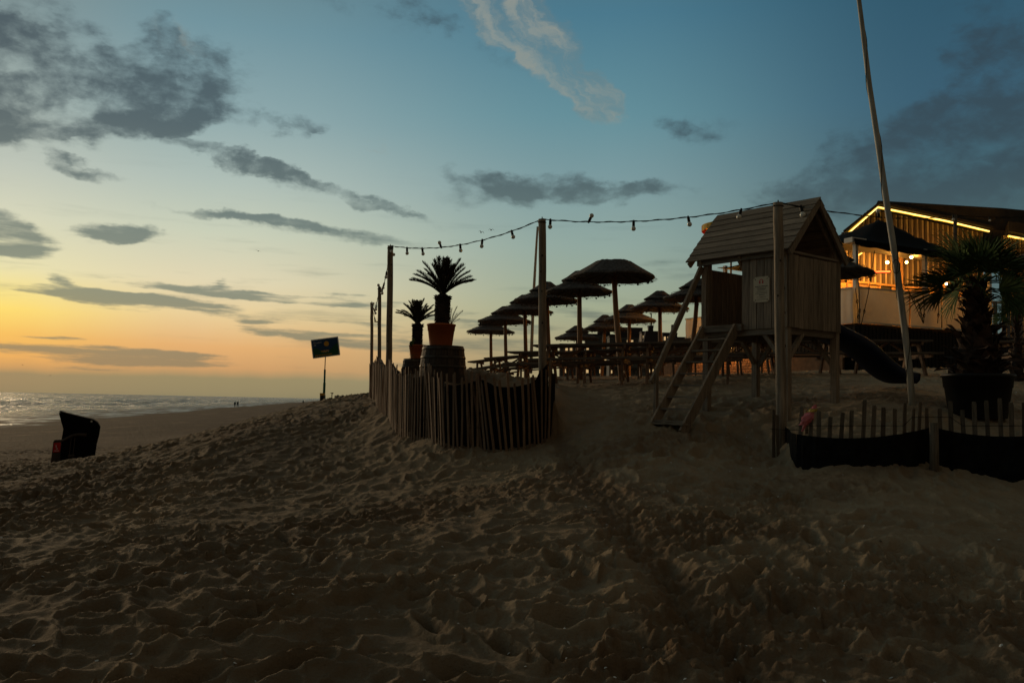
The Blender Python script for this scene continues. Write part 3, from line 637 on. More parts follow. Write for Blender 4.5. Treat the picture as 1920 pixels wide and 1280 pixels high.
# section borders by image column: slats bunch and lean where sections overlap
q, s_, tot = resample(LFs, .078)
rnd = random.Random(5); cnt = 0
bx_ = [(LF[4]-LF[4]), ]
def nrm(path, i):
    t = path[min(i+1, len(path)-1)]-path[max(i-1, 0)]; t = t/np.hypot(*t); return t, np.array([t[1], -t[0]])
sec_marks = []                           # arc positions of section joints
def arc_of(pt): return s_[np.argmin(np.hypot(q[:, 0]-pt[0], q[:, 1]-pt[1]))]
J = [0, arc_of(LF[4]), arc_of(LF[7]), arc_of(LF[10]), arc_of(LF[12]), tot]
TOPH = []
for i in range(len(q)):
    t, nn = nrm(q, i); x, y = q[i]; sa = s_[i]
    k = max(j for j in range(5) if J[j] <= sa+1e-6); u = (sa-J[k])/(J[k+1]-J[k])
    zb = Hb(x, y)-.10
    lean = (.02+.17*u**1.3+.03*(u > .75)*(u-.75)*4) * (1.0 if k < 4 else .3) + rnd.gauss(0, .012)      # top leans towards the far-left end of its section
    if rnd.random() < .02: lean += rnd.uniform(-.1, .1)
    hs = .97 + .03*math.cos((u-.5)*2*PI)*-1 + (0 if k < 3 else -.12 if k == 3 else -.2)
    bow = .07*math.sin(PI*u); x -= nn[0]*bow*1.0; y -= nn[1]*bow*1.0
    hs *= .965
    me = LSL[rnd.randrange(6)]
    o = link('slat', me, fr); ang = math.atan2(t[1], t[0])
    o.matrix_local = Matrix.Translation(Vector((x+rnd.uniform(-.008, .008), y+rnd.uniform(-.008, .008), zb))-fl) @ Matrix.Rotation(ang, 4, 'Z') @ Matrix.Rotation(lean, 4, 'Y') @ Matrix.Rotation(rnd.gauss(0, .012), 4, 'X') @ Matrix.Rotation(rnd.gauss(0, .15), 4, 'Z') @ Matrix.Diagonal((1, 1, hs*rnd.uniform(.985, 1.015), 1))
    cnt += 1
# second overlapping slats at section joints
for jn in (1, 2):
    for e in range(4):
        sa = J[jn]+e*.035; i = np.argmin(abs(s_-sa)); t, nn = nrm(q, i); x, y = q[i]+nn*(.03)+t*e*.012
        o = link('slat', LSL[e], fr); o.matrix_local = Matrix.Translation(Vector((x, y, Hb(x, y)-.1))-fl) @ Matrix.Rotation(math.atan2(t[1], t[0]), 4, 'Z') @ Matrix.Rotation(rnd.uniform(-.06, .12), 4, 'Y')
# cloth behind the slats
inn = lambda i: -nrm(LFs, i)[1]
m = MB(); vs = []; nP = len(LFs)
lfc = np.concatenate([[0], np.cumsum(np.hypot(*(LFs[1:]-LFs[:-1]).T))])
for i in range(nP):
    t, nn = nrm(LFs, i); x, y = LFs[i]-nn*-.0+(-nn)*-.05
    x, y = LFs[i][0]-nn[0]*.0, LFs[i][1]-nn[1]*.0
    pin = np.array([x, y]) + np.array([-(LFs[min(i+1, nP-1)]-LFs[max(i-1, 0)])[1], (LFs[min(i+1, nP-1)]-LFs[max(i-1, 0)])[0]])*0
    side = np.array([t[1], -t[0]]); pin = LFs[i]+side*.035
    sa = lfc[i]; k = max(j for j in range(5) if J[j] <= sa+1e-6); u = (sa-J[k])/(J[k+1]-J[k])
    top = (.99-.10*math.sin(PI*min(1, max(0, u))) + (.1 if k == 0 and u < .2 else 0))*(1 if k < 3 else .95)
    zb = Hb(x, y)
    for zz in (-.2, .25, .5, top): vs.append((pin[0]+.012*math.sin(i*1.7+zz*4), pin[1]+.012*math.cos(i*1.3+zz*3), zb+zz))
vs = [Vector(v)-fl for v in vs]
m.add(vs, [(i*4+j, i*4+4+j, i*4+5+j, i*4+1+j) for i in range(nP-1) for j in range(3)])
# return of the cloth round the end post
e0 = LFs[0]; zb = Hb(*e0); pr = []
for (dx, dy, zt) in ((.02, .03, .95), (.09, .20, .95), (.10, .45, .92), (.08, .8, .75)):
    x, y = e0[0]+dx, e0[1]+dy; g = Hb(x, y); pr += [Vector((x, y, g-.2))-fl, Vector((x, y, max(zb+zt, g+.1)))-fl]
m.add(pr, [(0, 2, 3, 1), (2, 4, 5, 3), (4, 6, 7, 5)])
cl = m.build('fence_cloth', 'cloth', fr)
for hz in (.38, .92):
    for off in (-.018, .018):
        m = MB(); m.tube([Vector((*(q[i]+nrm(q, i)[1]*off), Hb(*q[i])+hz-.1+.012*math.sin(i*.5)))-fl for i in range(0, len(q))], .0035, 4); m.build('wire_strand', 'wire', fr)
for pi in (4, 7, 10, 12):
    x, y = LF[pi]; m = MB(); m.tube([Vector((x, y+.06, Hb(x, y)-.3))-fl, Vector((x-.01, y+.06, Hb(x, y)+.86))-fl], .028, 8); m.build('fence_stake', 'slat2', fr, True)
# right fence
fr2 = empty('paling_fence', (RF[5][0], RF[5][1], Hb(*RF[5])), 0, 'low paling fence with sagging black cloth in front of the big fan palm', 'fence'); fl2 = fr2.location.copy()
RSL = [slat_mesh(1.0+.03*(k-2), .05+.003*(k % 3), .012, 20+k, 'slat2') for k in range(5)]
q2, s2, tot2 = resample(RFs, .128)
def rtop(x, y): return 0
for i in range(len(q2)):
    t, nn = nrm(q2, i); x, y = q2[i]; ang = math.atan2(t[1], t[0]); px = 960+F*x/y
    ztop = E-(( (756 if px > 1700 else 766-.035*(px-1500)+6*math.sin(px*.05)) - hor(px))*y/F) - rnd.uniform(0, .03)
    zb = Hb(x, y)-.15; h = ztop-zb
    back = np.array([-t[1], t[0]])*.05
    o = link('slat', RSL[rnd.randrange(5)], fr2)
    o.matrix_local = Matrix.Translation(Vector((x+back[0], y+back[1], zb))-fl2) @ Matrix.Rotation(ang, 4, 'Z') @ Matrix.Rotation((.05 if px < 1740 else -.01)+rnd.gauss(0, .012), 4, 'Y') @ Matrix.Diagonal((1, 1, h, 1))
m = MB(); vs = []
knx = [3.50, P(1748, 800, 10.7).x, P(2050, 800, 10.3).x, 99]
for i in range(len(RFs)):
    x, y = RFs[i]; px = 960+F*x/y
    if px < 1748: u = (px-1493)/(1748-1493); yt = 813+(800-813)*u+ 44*u*(1-u)*1.25 if u > 0 else 815
    else: u = (px-1748)/(2030-1748); yt = 800+ 72*u*(1-u)
    zt = E-(yt-hor(px))*y/F; zb = Hb(x, y)
    for zz in (zb-.2, zb+.05, (zb+zt)/2, zt): vs.append(Vector((x+.012*math.sin(i*2.1), y+.015*math.sin(i*1.3+zz*9), zz))-fl2)
m.add(vs, [(i*4+j, i*4+4+j, i*4+5+j, i*4+1+j) for i in range(len(RFs)-1) for j in range(3)])
x, y = RFs[0]; zt = vs[3].z+fl2.z; pr = []
for (dx, dy) in ((0, 0), (-.02, .12), (.06, .5), (.1, .9)): pr += [Vector((x+dx, y+dy, Hb(x, y)-.2))-fl2, Vector((x+dx, y+dy, zt+dy*.1))-fl2]
m.add(pr, [(0, 2, 3, 1), (2, 4, 5, 3), (4, 6, 7, 5)])
m.build('fence_cloth', 'cloth', fr2)
m = MB(); m.tube([Vector((q2[i][0], q2[i][1]+.03, E-((798-(16 if 1700 < 960+F*q2[i][0]/q2[i][1] < 1790 else 0)*1 - hor(960+F*q2[i][0]/q2[i][1]))*q2[i][1]/F)))-fl2 for i in range(len(q2))], .004, 4); m.build('wire_strand', 'wire', fr2)
p = P(1751, 792, 10.58); m = MB(); zb = Hb(p.x, p.y); m.tube([Vector((p.x, p.y, zb-.3))-fl2, Vector((p.x, p.y, p.z))-fl2], [.055, .05], 14); m.build('fence_post', 'slat2', fr2, True)
# two loose palings wired to the near post
fr3 = empty('paling_fence', (PT['R'].x-.06, PT['R'].y-.13, Hb(PT['R'].x, PT['R'].y-.1)), 0, 'stub of paling slats wired to the foot of the nearest tall post', 'fence')
for (dx, h, le) in ((-.035, .62, .0), (.025, .55, -.03), (.40, .62, 0.02)):
    o = link('slat', RSL[1], fr3); o.location = (dx, -.0 if dx < .1 else .05, -.12); o.scale = (.8, 1, h+.1); o.rotation_euler = (0, le, 0)
m = MB(); m.tube([(-.08, -.02, .33), (.1, -.02, .32), (.5, .02, .33)], .004, 4); m.build('wire_strand', 'wire', fr3)
# crumpled wrapper on the fence
p = P(1512, 796, 11.0); o = empty('plastic_wrapper', p+Vector((0, -.04, .02)), 0, 'crumpled pink and yellow plastic wrapper stuck on the low fence', 'wrapper')
def crumple(ax, segs, r0, seed):
    rr = random.Random(seed); m = MB(); vs = []; n = 14
    for i in range(segs+1):
        t = i/segs; rad = r0(t)
        for j in range(n):
            a = 2*PI*j/n; k = rad*(1+.28*math.sin(3*a+i)+rr.uniform(-.16, .16)); vs.append((ax(t)[0]+k*math.cos(a), k*.7*math.sin(a), ax(t)[1]))
    m.add(vs, [(i*n+j, i*n+(j+1) % n, (i+1)*n+(j+1) % n, (i+1)*n+j) for i in range(segs) for j in range(n)]+[tuple(range(n-1, -1, -1)), tuple(segs*n+j for j in range(n))]); return m
crumple(lambda t: (-.035+.07*t, -.02+.13*t), 7, lambda t: .045*(.55+.6*math.sin(PI*min(t*.8+.15, 1))), 1).build('wrapper_body', 'pinkbag', o)
crumple(lambda t: (.035+.02*t, .11+.03*t), 3, lambda t: .043*(1-.25*t), 2).build('wrapper_band', 'yelbag', o)
crumple(lambda t: (.055+.02*t, .142+.04*t), 3, lambda t: .026*(1-.6*t), 3).build('wrapper_twist', 'pinkbag', o)
crumple(lambda t: (-.02-.03*t, -.01-.07*t), 4, lambda t: .018*(1-.5*t), 4).build('wrapper_tail', 'pinkbag', o)
o.scale = (1.3, 1.3, 1.25)
# ------------------------------------------------------------------ playhouse
pN = P(1477, 700, 12.5); gz = E-.17; PH = empty('playhouse', (pN.x, pN.y, gz), math.radians(39), 'raised wooden playhouse with a pitched plank roof, ladder and blue slide', 'playhouse')
W_, D_ = 1.33, 1.5; FL = 1.33; WT = 2.32
rnd = random.Random(3)
def box_part(name, c, sz, mt, parent, R=None, jit=0):
    m = MB(); m.box((0, 0, 0), sz); o = m.build(name, mt, parent, loc=c); 
    if R is not None: o.rotation_euler = R
    if jit: o.rotation_euler = Vector(o.rotation_euler)+Vector([rnd.gauss(0, jit) for _ in range(3)])
    return o
for (x, y, zt, zb) in ((.05, .05, WT+.12, -.35), (W_-.05, .05, WT+.28, -.35), (.05, D_-.05, 2.5, -.35), (W_-.05, D_-.05, 2.6, -.35)):
    box_part('corner_leg', (x, y, (zt+zb)/2), (.095, .095, zt-zb), 'wood', PH)
for y in (.02, D_-.02): box_part('floor_beam', (W_/2, y+(.028 if y < 1 else -.028), FL-.06), (W_-.2, .045, .12), 'woodx', PH)
for x in (.025, W_-.025): box_part('floor_beam', (x, D_/2, FL-.06), (.045, D_-.2, .12), 'woody', PH)
for i in range(10): box_part('floor_plank', (.07+i*.132, D_/2, FL+.014), (.125, D_-.02, .026), 'woody', PH, jit=.002)
for i in range(11):                                           # right face
    box_part('wall_plank', (.06+i*.121, -.012, (FL+WT)/2-.01+rnd.uniform(-.006, .006)), (.113, .024, WT-FL+.04), 'wood', PH, jit=.004)
for i in range(6):                                            # entry face
    box_part('wall_plank', (-.014, .055+i*.128, (FL+WT)/2-.01), (.024, .118, WT-FL+.05), 'wood', PH, jit=.004)
box_part('wall_plank', (-.014, 1.46, (FL+WT)/2-.05), (.024, .09, WT-FL-.06), 'wood', PH)
for i in range(6): box_part('wall_plank', (W_+.012, .74+i*.128, (FL+WT)/2-.04), (.024, .12, WT-FL), 'wood', PH, jit=.003)
for i in range(11): box_part('wall_plank', (.06+i*.121, D_+.012, (FL+WT)/2-.04), (.113, .024, WT-FL), 'wood', PH, jit=.003)
box_part('top_rail', (-.045, D_/2+.04, WT+.035), (.04, D_+.05, .085), 'woody', PH)
box_part('top_rail', (W_/2, -.005, WT+.055), (W_-.1, .05, .03), 'woodx', PH)
box_part('threshold_board', (-.05, 1.12, FL+.0), (.05, .78, .10), 'woody', PH)
for (y0, y1) in ((.1, .42), (1.4, 1.1)):                      # knee braces
    m = MB(); m.beam((.05, y0, FL-.5), (.05, y1, FL-.1), .06, .06); m.build('knee_brace', 'wood', PH)
    m = MB(); m.beam((W_-.05, y0, FL-.5), (W_-.05, y1, FL-.1), .06, .06); m.build('knee_brace', 'wood', PH)
m = MB(); m.beam((.1, .05, FL-.45), (.42, .05, FL-.1), .06, .06); m.build('knee_brace', 'wood', PH)
m = MB(); m.beam((W_-.1, D_-.05, FL-.45), (W_-.42, D_-.05, FL-.1), .06, .06); m.build('knee_brace', 'wood', PH)
# roof
RXe, RZe, RXr, RZr = -.10, 2.38, W_/2, 3.215; y0, y1 = -.10, 1.74
sl_len = math.hypot(RXr-RXe, RZr-RZe); sa_ = math.atan2(RZr-RZe, RXr-RXe); nb = 8; pw = sl_len/nb
for side in (0, 1):
    for i in range(nb):
        t = (i+.5)/nb; x = RXe+(RXr-RXe)*t; z = RZe+(RZr-RZe)*t
        if side: x = W_-x
        a = -(sa_-.075) if not side else (sa_-.075)
        ya, yb = y0-(0.0 if i else .0)+rnd.uniform(-.01, .01), y1+rnd.uniform(-.012, .012)-(.0)
        box_part('roof_plank', (x+(-.012 if not side else .012), (ya+yb)/2, z+.012), (pw+.03, yb-ya, .02), 'woody', PH, (rnd.gauss(0, .004), a, 0))
    for (yy, nm) in ((y0+.02, 'barge_board'), (y1-.03, 'barge_board'), (.03, 'rafter'), (D_-.02, 'rafter'), (.76, 'rafter')):
        s = 1 if not side else -1; xo = (lambda v: v if not side else W_-v)
        m = MB(); m.beam((xo(RXe+.03), yy, RZe-.045), (xo(RXr-.004), yy, RZr-.05), .035, .085, (0, 0, 1)); m.build(nm, 'wood', PH)
box_part('ridge_board', (W_/2, (y0+y1)/2, RZr-.07), (.03, y1-y0-.1, .12), 'woody', PH)
for s in (0, 1):
    xx = .02 if not s else W_-.02
    box_part('eave_beam', (xx, .8, 2.47), (.05, 1.5, .09), 'woody', PH)
m = MB()
for i in range(7):                                            # boarded gable at the inner end
    xa = .10+i*.165; xm = xa+.08; zt = RZe+ (RZr-RZe)*(1-abs(xm-W_/2)/(W_/2-RXe))-.08
    if xm < .5: continue
    box_part('gable_plank', (xm, .80, (2.42+zt)/2), (.155, .02, max(.06, zt-2.42)), 'wood', PH)
m = MB(); m.beam((.02, 1.0, 2.52), (.02, .72, 2.30), .07, .05); m.build('knee_brace', 'wood', PH)
# ladder
def lad(y, t): return Vector((-.04-1.13*t, y, FL+.03-(FL+.03+.12)*t))
ya, yb = .84, 1.44
for y in (ya, yb): m = MB(); m.beam(lad(y, -.02)+Vector((-.02, 0, -.05)), lad(y, 1.04)+Vector((-.02, 0, -.03)), .036, .15, (1, 0, 1)); m.build('ladder_stringer', 'wood', PH)
for i in range(8):
    p = lad(0, .10+i*.117); box_part('ladder_tread', (p.x-.02, (ya+yb)/2, p.z-.05), (.125, yb-ya-.036, .026), 'woody', PH, (0, rnd.gauss(0, .02), 0))
box_part('ladder_tread', (-1.2, (ya+yb)/2-.02, -.085), (.14, .62, .03), 'woody', PH, (0, .05, .02))
m = MB(); m.beam((-.03, 1.50, 2.30), (-1.10, 1.53, .50), .04, .09, (1, 0, 1)); m.build('hand_rail', 'wood', PH)
box_part('rail_post', (-1.04, 1.50, .22), (.06, .045, .95), 'wood', PH)
# slide
m = MB(); n_s = 26; vs = []; edge1 = []; edge2 = []
def sprof(t):
    x = 1.36+2.62*t
    z = 1.36-(1.36-.68)*sm(0, 1, t*1.02)*1.0 - .05*math.sin(t*2*PI*1.5)*(1-t)
    return x, z
for i in range(n_s+1):
    t = i/n_s; x, z = sprof(t); yc = .36; yc += 0
    for (dy, dz) in ((-.27, .10), (-.255, .115), (-.24, .10), (-.205, .0), (-.1, -.03), (.1, -.03), (.205, .0), (.24, .10), (.255, .115), (.27, .10), (.255, .0), (.2, -.055), (-.2, -.055), (-.255, .0)): vs.append((x, yc+dy, z+dz+.0))
    edge1.append((x, yc-.255, z+.118)); edge2.append((x, yc+.255, z+.118))
k = 14; m.add(vs, [(i*k+j, i*k+(j+1) % k, (i+1)*k+(j+1) % k, (i+1)*k+j) for i in range(n_s) for j in range(k)]+[tuple(range(k)), tuple(n_s*k+j for j in range(k-1, -1, -1))])
SL = m.build('slide_chute', 'slide', PH, True)
for ed in (edge1, edge2): m = MB(); m.tube(ed, .012, 6); m.build('slide_edge', 'slide_edge', SL, True)
# notice plate
nb_ = empty('notice_plate', (0, 0, 0)); nb_.parent = PH; nb_.location = (-.034, .41, 1.86); nb_.rotation_euler = (math.radians(90), 0, math.radians(-90)); nb_['label'] = 'cream notice plate with red emblem and lines of print'
bm = bmesh.new(); bmesh.ops.create_grid(bm, x_segments=1, y_segments=1, size=.5); bmesh.ops.scale(bm, vec=(.27, .37, 1), verts=bm.verts)
bmesh.ops.bevel(bm, geom=list(bm.verts), offset=.022, segments=4, affect='VERTICES'); r_ = bmesh.ops.extrude_face_region(bm, geom=bm.faces[:]); bmesh.ops.translate(bm, vec=(0, 0, .006), verts=[g for g in r_['geom'] if isinstance(g, bmesh.types.BMVert)]); bmesh.ops.recalc_face_normals(bm, faces=bm.faces)
me = bpy.data.meshes.new('plate'); bm.to_mesh(me); me.materials.append(M['plate']); link('plate', me, nb_)
m = MB(); z = .0075
for (a0, a1, r0, r1) in ((0, 180, .026, .036),):
    for i in range(12):
        a = math.radians(a0+(a1-a0)*i/12); b = math.radians(a0+(a1-a0)*(i+1)/12); cy = .115
        m.add([(r0*math.cos(a), cy+r0*math.sin(a), z), (r1*math.cos(a), cy+r1*math.sin(a), z), (r1*math.cos(b), cy+r1*math.sin(b), z), (r0*math.cos(b), cy+r0*math.sin(b), z)], [(0, 1, 2, 3)])
for sx in (-1, 1): m.box((sx*.024, .103, z), (.022, .034, .001))
m.build('emblem', 'red', nb_)
rows = [(.045, .21, 'ink', .011), (.022, .16, 'ink', .006), (.004, .13, 'ink', .009), (-.014, .12, 'ink', .005), (-.034, .18, 'ink', .005), (-.055, .20, 'ink', .007), (-.078, .08, 'ink', .010), (-.11, .14, 'ink', .005), (-.112, .05, 'ink', .009), (-.142, .15, 'ink', .006)]
m = MB(); rr = random.Random(2)
for (yy, wd, mt, hh) in rows:
    x = -wd/2
    while x < wd/2: w = rr.uniform(.006, .018); m.box((x+w/2, yy, z), (w, hh*rr.uniform(.75, 1), .001)); x += w+.003
m.build('print_lines', 'ink', nb_)
for sx in (-1, 1):
    for sy in (-1, 1): m = MB(); m.tube([(sx*.10, sy*.15, .005), (sx*.10, sy*.15, .011)], .007, 10); m.build('screw', 'wire', nb_)
# ------------------------------------------------------------------ flagpoles
def pole(name, p_list, rads, mt, label, cat, wires=True):
    o = empty(name, p_list[0], 0, label, cat); b = p_list[0]
    m = MB(); m.tube([p-b for p in p_list], rads, 14); m.build('shaft', mt, o, True)
    if wires:
        n = 60; m = MB(); pp = []
        for i in range(n):
            t = i/(n-1)*(len(p_list)-1); k = min(int(t), len(p_list)-2); p = p_list[k].lerp(p_list[k+1], t-k)-b; r = rads[k]*(1-(t-k))+rads[k+1]*(t-k)+.005
            pp.append(p+Vector((math.cos(i*.55)*r, math.sin(i*.55)*r, 0)))
        m.tube(pp, .004, 4); m.build('halyard', 'wire', o)
    return o
fp = [P(1712, 770, 12.9), P(1705, 690, 12.9), P(1694, 600, 12.9), P(1681, 500, 12.9), P(1664, 390, 12.9), P(1648, 280, 12.9), P(1630, 160, 12.9), P(1618, 60, 12.9), P(1603, -60, 12.9), P(1590, -190, 12.9)]
fp[0].z = H(fp[0].x, fp[0].y)-.2
o = pole('flagpole', fp, [.047, .047, .046, .045, .044, .042, .038, .034, .030, .026], 'pole', 'leaning white flagpole with a thin halyard, standing right of the slide', 'flagpole')
m = MB(); pp = [P(1688+14*math.cos(a)*.5, 500+13*math.sin(a), 12.8)-o.location for a in np.linspace(0, 2*PI, 12)]; m.tube([p+Vector((-.06, 0, 0)) for p in pp], .006, 5); m.build('rope_loop', 'wire', o)
pole('mast', [P(995, 700, 38), P(1000, 560, 38), P(1006, 455, 38), P(1008, 425, 38)], [.07, .065, .05, .045], 'pole', 'thin pale mast behind the thatched parasols, left of the middle post', 'mast', False)
# ------------------------------------------------------------------ barrels and potted plants
def barrel(px, py_top, d, r, h, label, tilt=0):
    t = P(px, py_top, d); o = empty('barrel', (t.x, t.y, t.z-h), random.Random(px).uniform(0, 3), label, 'barrel', 'oak barrels inside the paling fence')
    prof = lambda z: r*(.80+.20*math.sin(PI*(.5+(z/h-.5)*.78)))
    n = 22
    for i in range(n):
        a0 = 2*PI*i/n+.008; a1 = 2*PI*(i+1)/n-.008; m = MB(); vs = []
        for z in np.linspace(0, h, 9):
            for (a, rr_) in ((a0, prof(z)), (a1, prof(z)), (a1, prof(z)-.022), (a0, prof(z)-.022)): vs.append((rr_*math.cos(a), rr_*math.sin(a), z))
        m.add(vs, [(k*4+j, k*4+(j+1) % 4, k*4+4+(j+1) % 4, k*4+4+j) for k in range(8) for j in range(4)]+[(3, 2, 1, 0), (32, 33, 34, 35)]); m.build('stave', 'barrel', o)
    for z in (.05, .2, .36, .64, .8, .95): m = MB(); m.lathe([(prof(z*h-.02)+.004, z*h-.02), (prof(z*h-.02)+.007, z*h-.018), (prof(z*h+.02)+.007, z*h+.018), (prof(z*h+.02)+.004, z*h+.02)], 36); m.build('hoop', 'hoop', o, True)
    m = MB(); m.lathe([(.001, h-.03), (prof(h)-.02, h-.03)], 28); m.build('barrel_head', 'barrel', o)
    return o
barrel(831.5, 649, 14.8, .385, .95, 'larger oak barrel under the bigger potted sago palm')
barrel(778, 673, 18.5, .27, .85, 'smaller oak barrel behind, under the smaller potted sago palm')
def pot(name, c, r, h, mt, label, group, ribs=True):
    o = empty(name, c, 0, label, 'plant pot', group)
    m = MB(); m.lathe([(r*.78, 0), (r*.80, .01), (r*.93, h*.70), (r*.955, h*.70), (r*.985, h*.93), (r*1.03, h*.93), (r*1.035, h), (r*.99, h+.004), (r*.955, h-.01), (r*.94, h-.05)], 48, capb=True); m.build('pot_wall', mt, o, True)
    m = MB(); m.lathe([(.001, h-.045), (r*.945, h-.05)], 24, jit=.01); m.build('pot_soil', 'soil', o)
    return o
def frond_mesh(Lf, lean, droop, seed, nlf=96, lw=.011, ll=.085):
    rr = random.Random(seed); m = MB(); pts = []; p = Vector((0, 0, 0)); a = lean
    for i in range(15):
        pts.append(p.copy()); p = p+Vector((math.sin(a), 0, math.cos(a)))*Lf/14; a += droop/14*(1+i/9)
    m.tube(pts, [.010*(1-i/16)+.002 for i in range(15)], 5)
    for k in range(nlf):
        t = .12+.88*k/nlf; i = min(int(t*14), 13); q = pts[i].lerp(pts[i+1], t*14-i); tg = (pts[i+1]-pts[i]).normalized()
        nrm_ = Vector((tg.z, 0, -tg.x))*-1
        l_ = ll*min(1, .35+t*2.0)*min(1, (1.04-t)*4+.35)
        for s in (-1, 1):
            d = (tg*.85+Vector((0, s, 0))*.62+nrm_*.35).normalized(); d = (d+Vector((rr.gauss(0, .05), rr.gauss(0, .05), rr.gauss(0, .05)))).normalized()
            w = tg*lw*.6; e = q+d*l_; mid = q+d*l_*.55+nrm_*-.004
            m.add([q-w*.6, q+w*.6, mid+w*.7, e, mid-w*.7], [(0, 1, 2, 4), (4, 2, 3)])
    return m.mesh('frond', 'cyc')
def sago(px, py, d, Lt, rt, Lf, label, seed=0, nf=34):
    b = P(px, py, d); o = empty('sago_palm', b, seed, label, 'sago palm', 'potted sago palms'); rr = random.Random(seed)
    m = MB(); m.lathe([(rt*.85, -.15), (rt*.95, 0), (rt*1.0, Lt*.3), (rt*1.05, Lt*.6), (rt*.98, Lt*.85), (rt*1.0, Lt), (rt*.5, Lt+.05), (.01, Lt+.06)], 20, jit=.04)
    for i in range(230):
        z = Lt*(i/230)**.9; a = i*2.399; r = rt*(1.0+rr.uniform(-.02, .04)); c = Vector((math.cos(a)*r, math.sin(a)*r, z)); out_ = Vector((math.cos(a), math.sin(a), .7)).normalized(); sd_ = Vector((-math.sin(a), math.cos(a), 0))
        l_ = rr.uniform(.02, .04)*(1.6 if z > Lt*.85 else 1)
        m.add([c-sd_*.016, c+sd_*.016, c+Vector((0, 0, .03)), c+out_*l_], [(0, 1, 3), (1, 2, 3), (2, 0, 3)])
    m.build('trunk', 'bark', o)
    meshes = [frond_mesh(Lf, .05+.145*k, .10+.05*k, seed*20+k, ll=.105*Lf/.62) for k in range(7)]
    for i in range(nf):
        k = min(6, int(7*(i/nf)**.8)); f = link('frond', meshes[k], o); f.location = (rr.uniform(-.02, .02), rr.uniform(-.02, .02), Lt+.03); f.rotation_euler = (rr.gauss(0, .05), rr.gauss(0, .05), i*2.399+rr.uniform(-.2, .2)); s = rr.uniform(.88, 1.06); f.scale = (s, s, s)
    return o
d1 = 14.8; bt = P(826.5, 648.5, d1); rim = P(826.5, 608, d1)
pot('terracotta_pot', bt, .235, rim.z-bt.z, 'terra', 'larger orange plastic pot standing on the bigger barrel', 'orange plant pots on the barrels')
sago(829, 608, d1, .46, .115, .62, 'bigger sago palm with a spiky upright crown, in the larger orange pot', 1, 40)
d2 = 18.5; bt2 = P(783, 672.5, d2); rim2 = P(783, 647, d2)
pot('terracotta_pot', bt2, .165*1.12, rim2.z-bt2.z, 'terra', 'smaller orange plastic pot on the barrel behind', 'orange plant pots on the barrels')
sago(782, 647, d2, .42, .095, .50, 'smaller sago palm left of the big one', 2, 34)
def fan_leaf(Lp, Lb, nbl, spread, seed, mt='fan', w=.022):
    rr = random.Random(seed); m = MB(); m.tube([(0, 0, 0), (Lp*.5, 0, Lp*.06), (Lp, 0, 0)], [.012, .009, .007], 5)
    for i in range(nbl):
        a = -spread/2+spread*i/(nbl-1)+rr.uniform(-.02, .02); l_ = Lb*(1-.28*abs(a/(spread/2))**2)*rr.uniform(.92, 1.04); o_ = Vector((Lp, 0, 0)); d = Vector((math.cos(a), math.sin(a), rr.uniform(-.05, .05)))
        s_ = Vector((-d.y, d.x, 0)).normalized(); fold = Vector((0, 0, .012*(1 if i % 2 else -1)))
        p1 = o_+d*l_*.5+fold; p2 = o_+d*l_*.8+Vector((0, 0, -.05*l_)); p3 = o_+d*l_+Vector((0, 0, -.16*l_*rr.uniform(.3, 1.8)))
        m.add([o_-s_*.004, o_+s_*.004, p1+s_*w, p2+s_*w*.6, p3, p2-s_*w*.6, p1-s_*w], [(0, 1, 2, 6), (6, 2, 3, 5), (5, 3, 4)])
    return m.mesh('fan_leaf', mt)
FANS = [fan_leaf(.40, .62, 26, 2.5+.35*(k % 3), k, w=.017) for k in range(6)]
# small fan leaves and cactus beside the smaller pot, a shoot in the bigger pot
o = empty('fan_plant', P(790, 652, 18.6), 0, 'small drooping fan-leaved plant poking out behind the smaller orange pot', 'plant')
for (rz_, ry, s) in ((PI, .75, .42), (PI*1.1, 1.0, .42), (0, .0, .33), (.2, .3, .3), (PI*.9, 1.25, .4), (PI*1.3, .5, .36)):
    f = link('fan_leaf', FANS[1], o, loc=(0, 0, 0)); f.rotation_euler = (0, ry, rz_); f.scale = (s, s, s)
o = empty('cactus', P(772, 648, 18.35), 0, 'small round-padded green cactus at the left of the smaller pot', 'cactus')
m = MB(); m.sphere((0, 0, .045), .05, 12, 8, (1, .4, 1.15)); m.build('cactus_pad', 'fan', o, True); m = MB(); m.sphere((.035, .01, .115), .032, 10, 7, (1, .4, 1.2)); m.build('cactus_pad', 'fan', o, True)
o = empty('shoot_plant', P(845, 609, 14.85), 0, 'thin leafy shoots beside the trunk of the bigger sago palm', 'plant')
for (ry, rz_, s) in ((.15, .1, .52), (.55, -.2, .50), (.35, .4, .36), (-.1, 0, .45), (.8, .1, .3)):
    f = link('frond', frond_mesh(.62, .05, .2, 77, 26, .014, .12), o); f.rotation_euler = (0, ry, rz_); f.scale = (s, s, s)
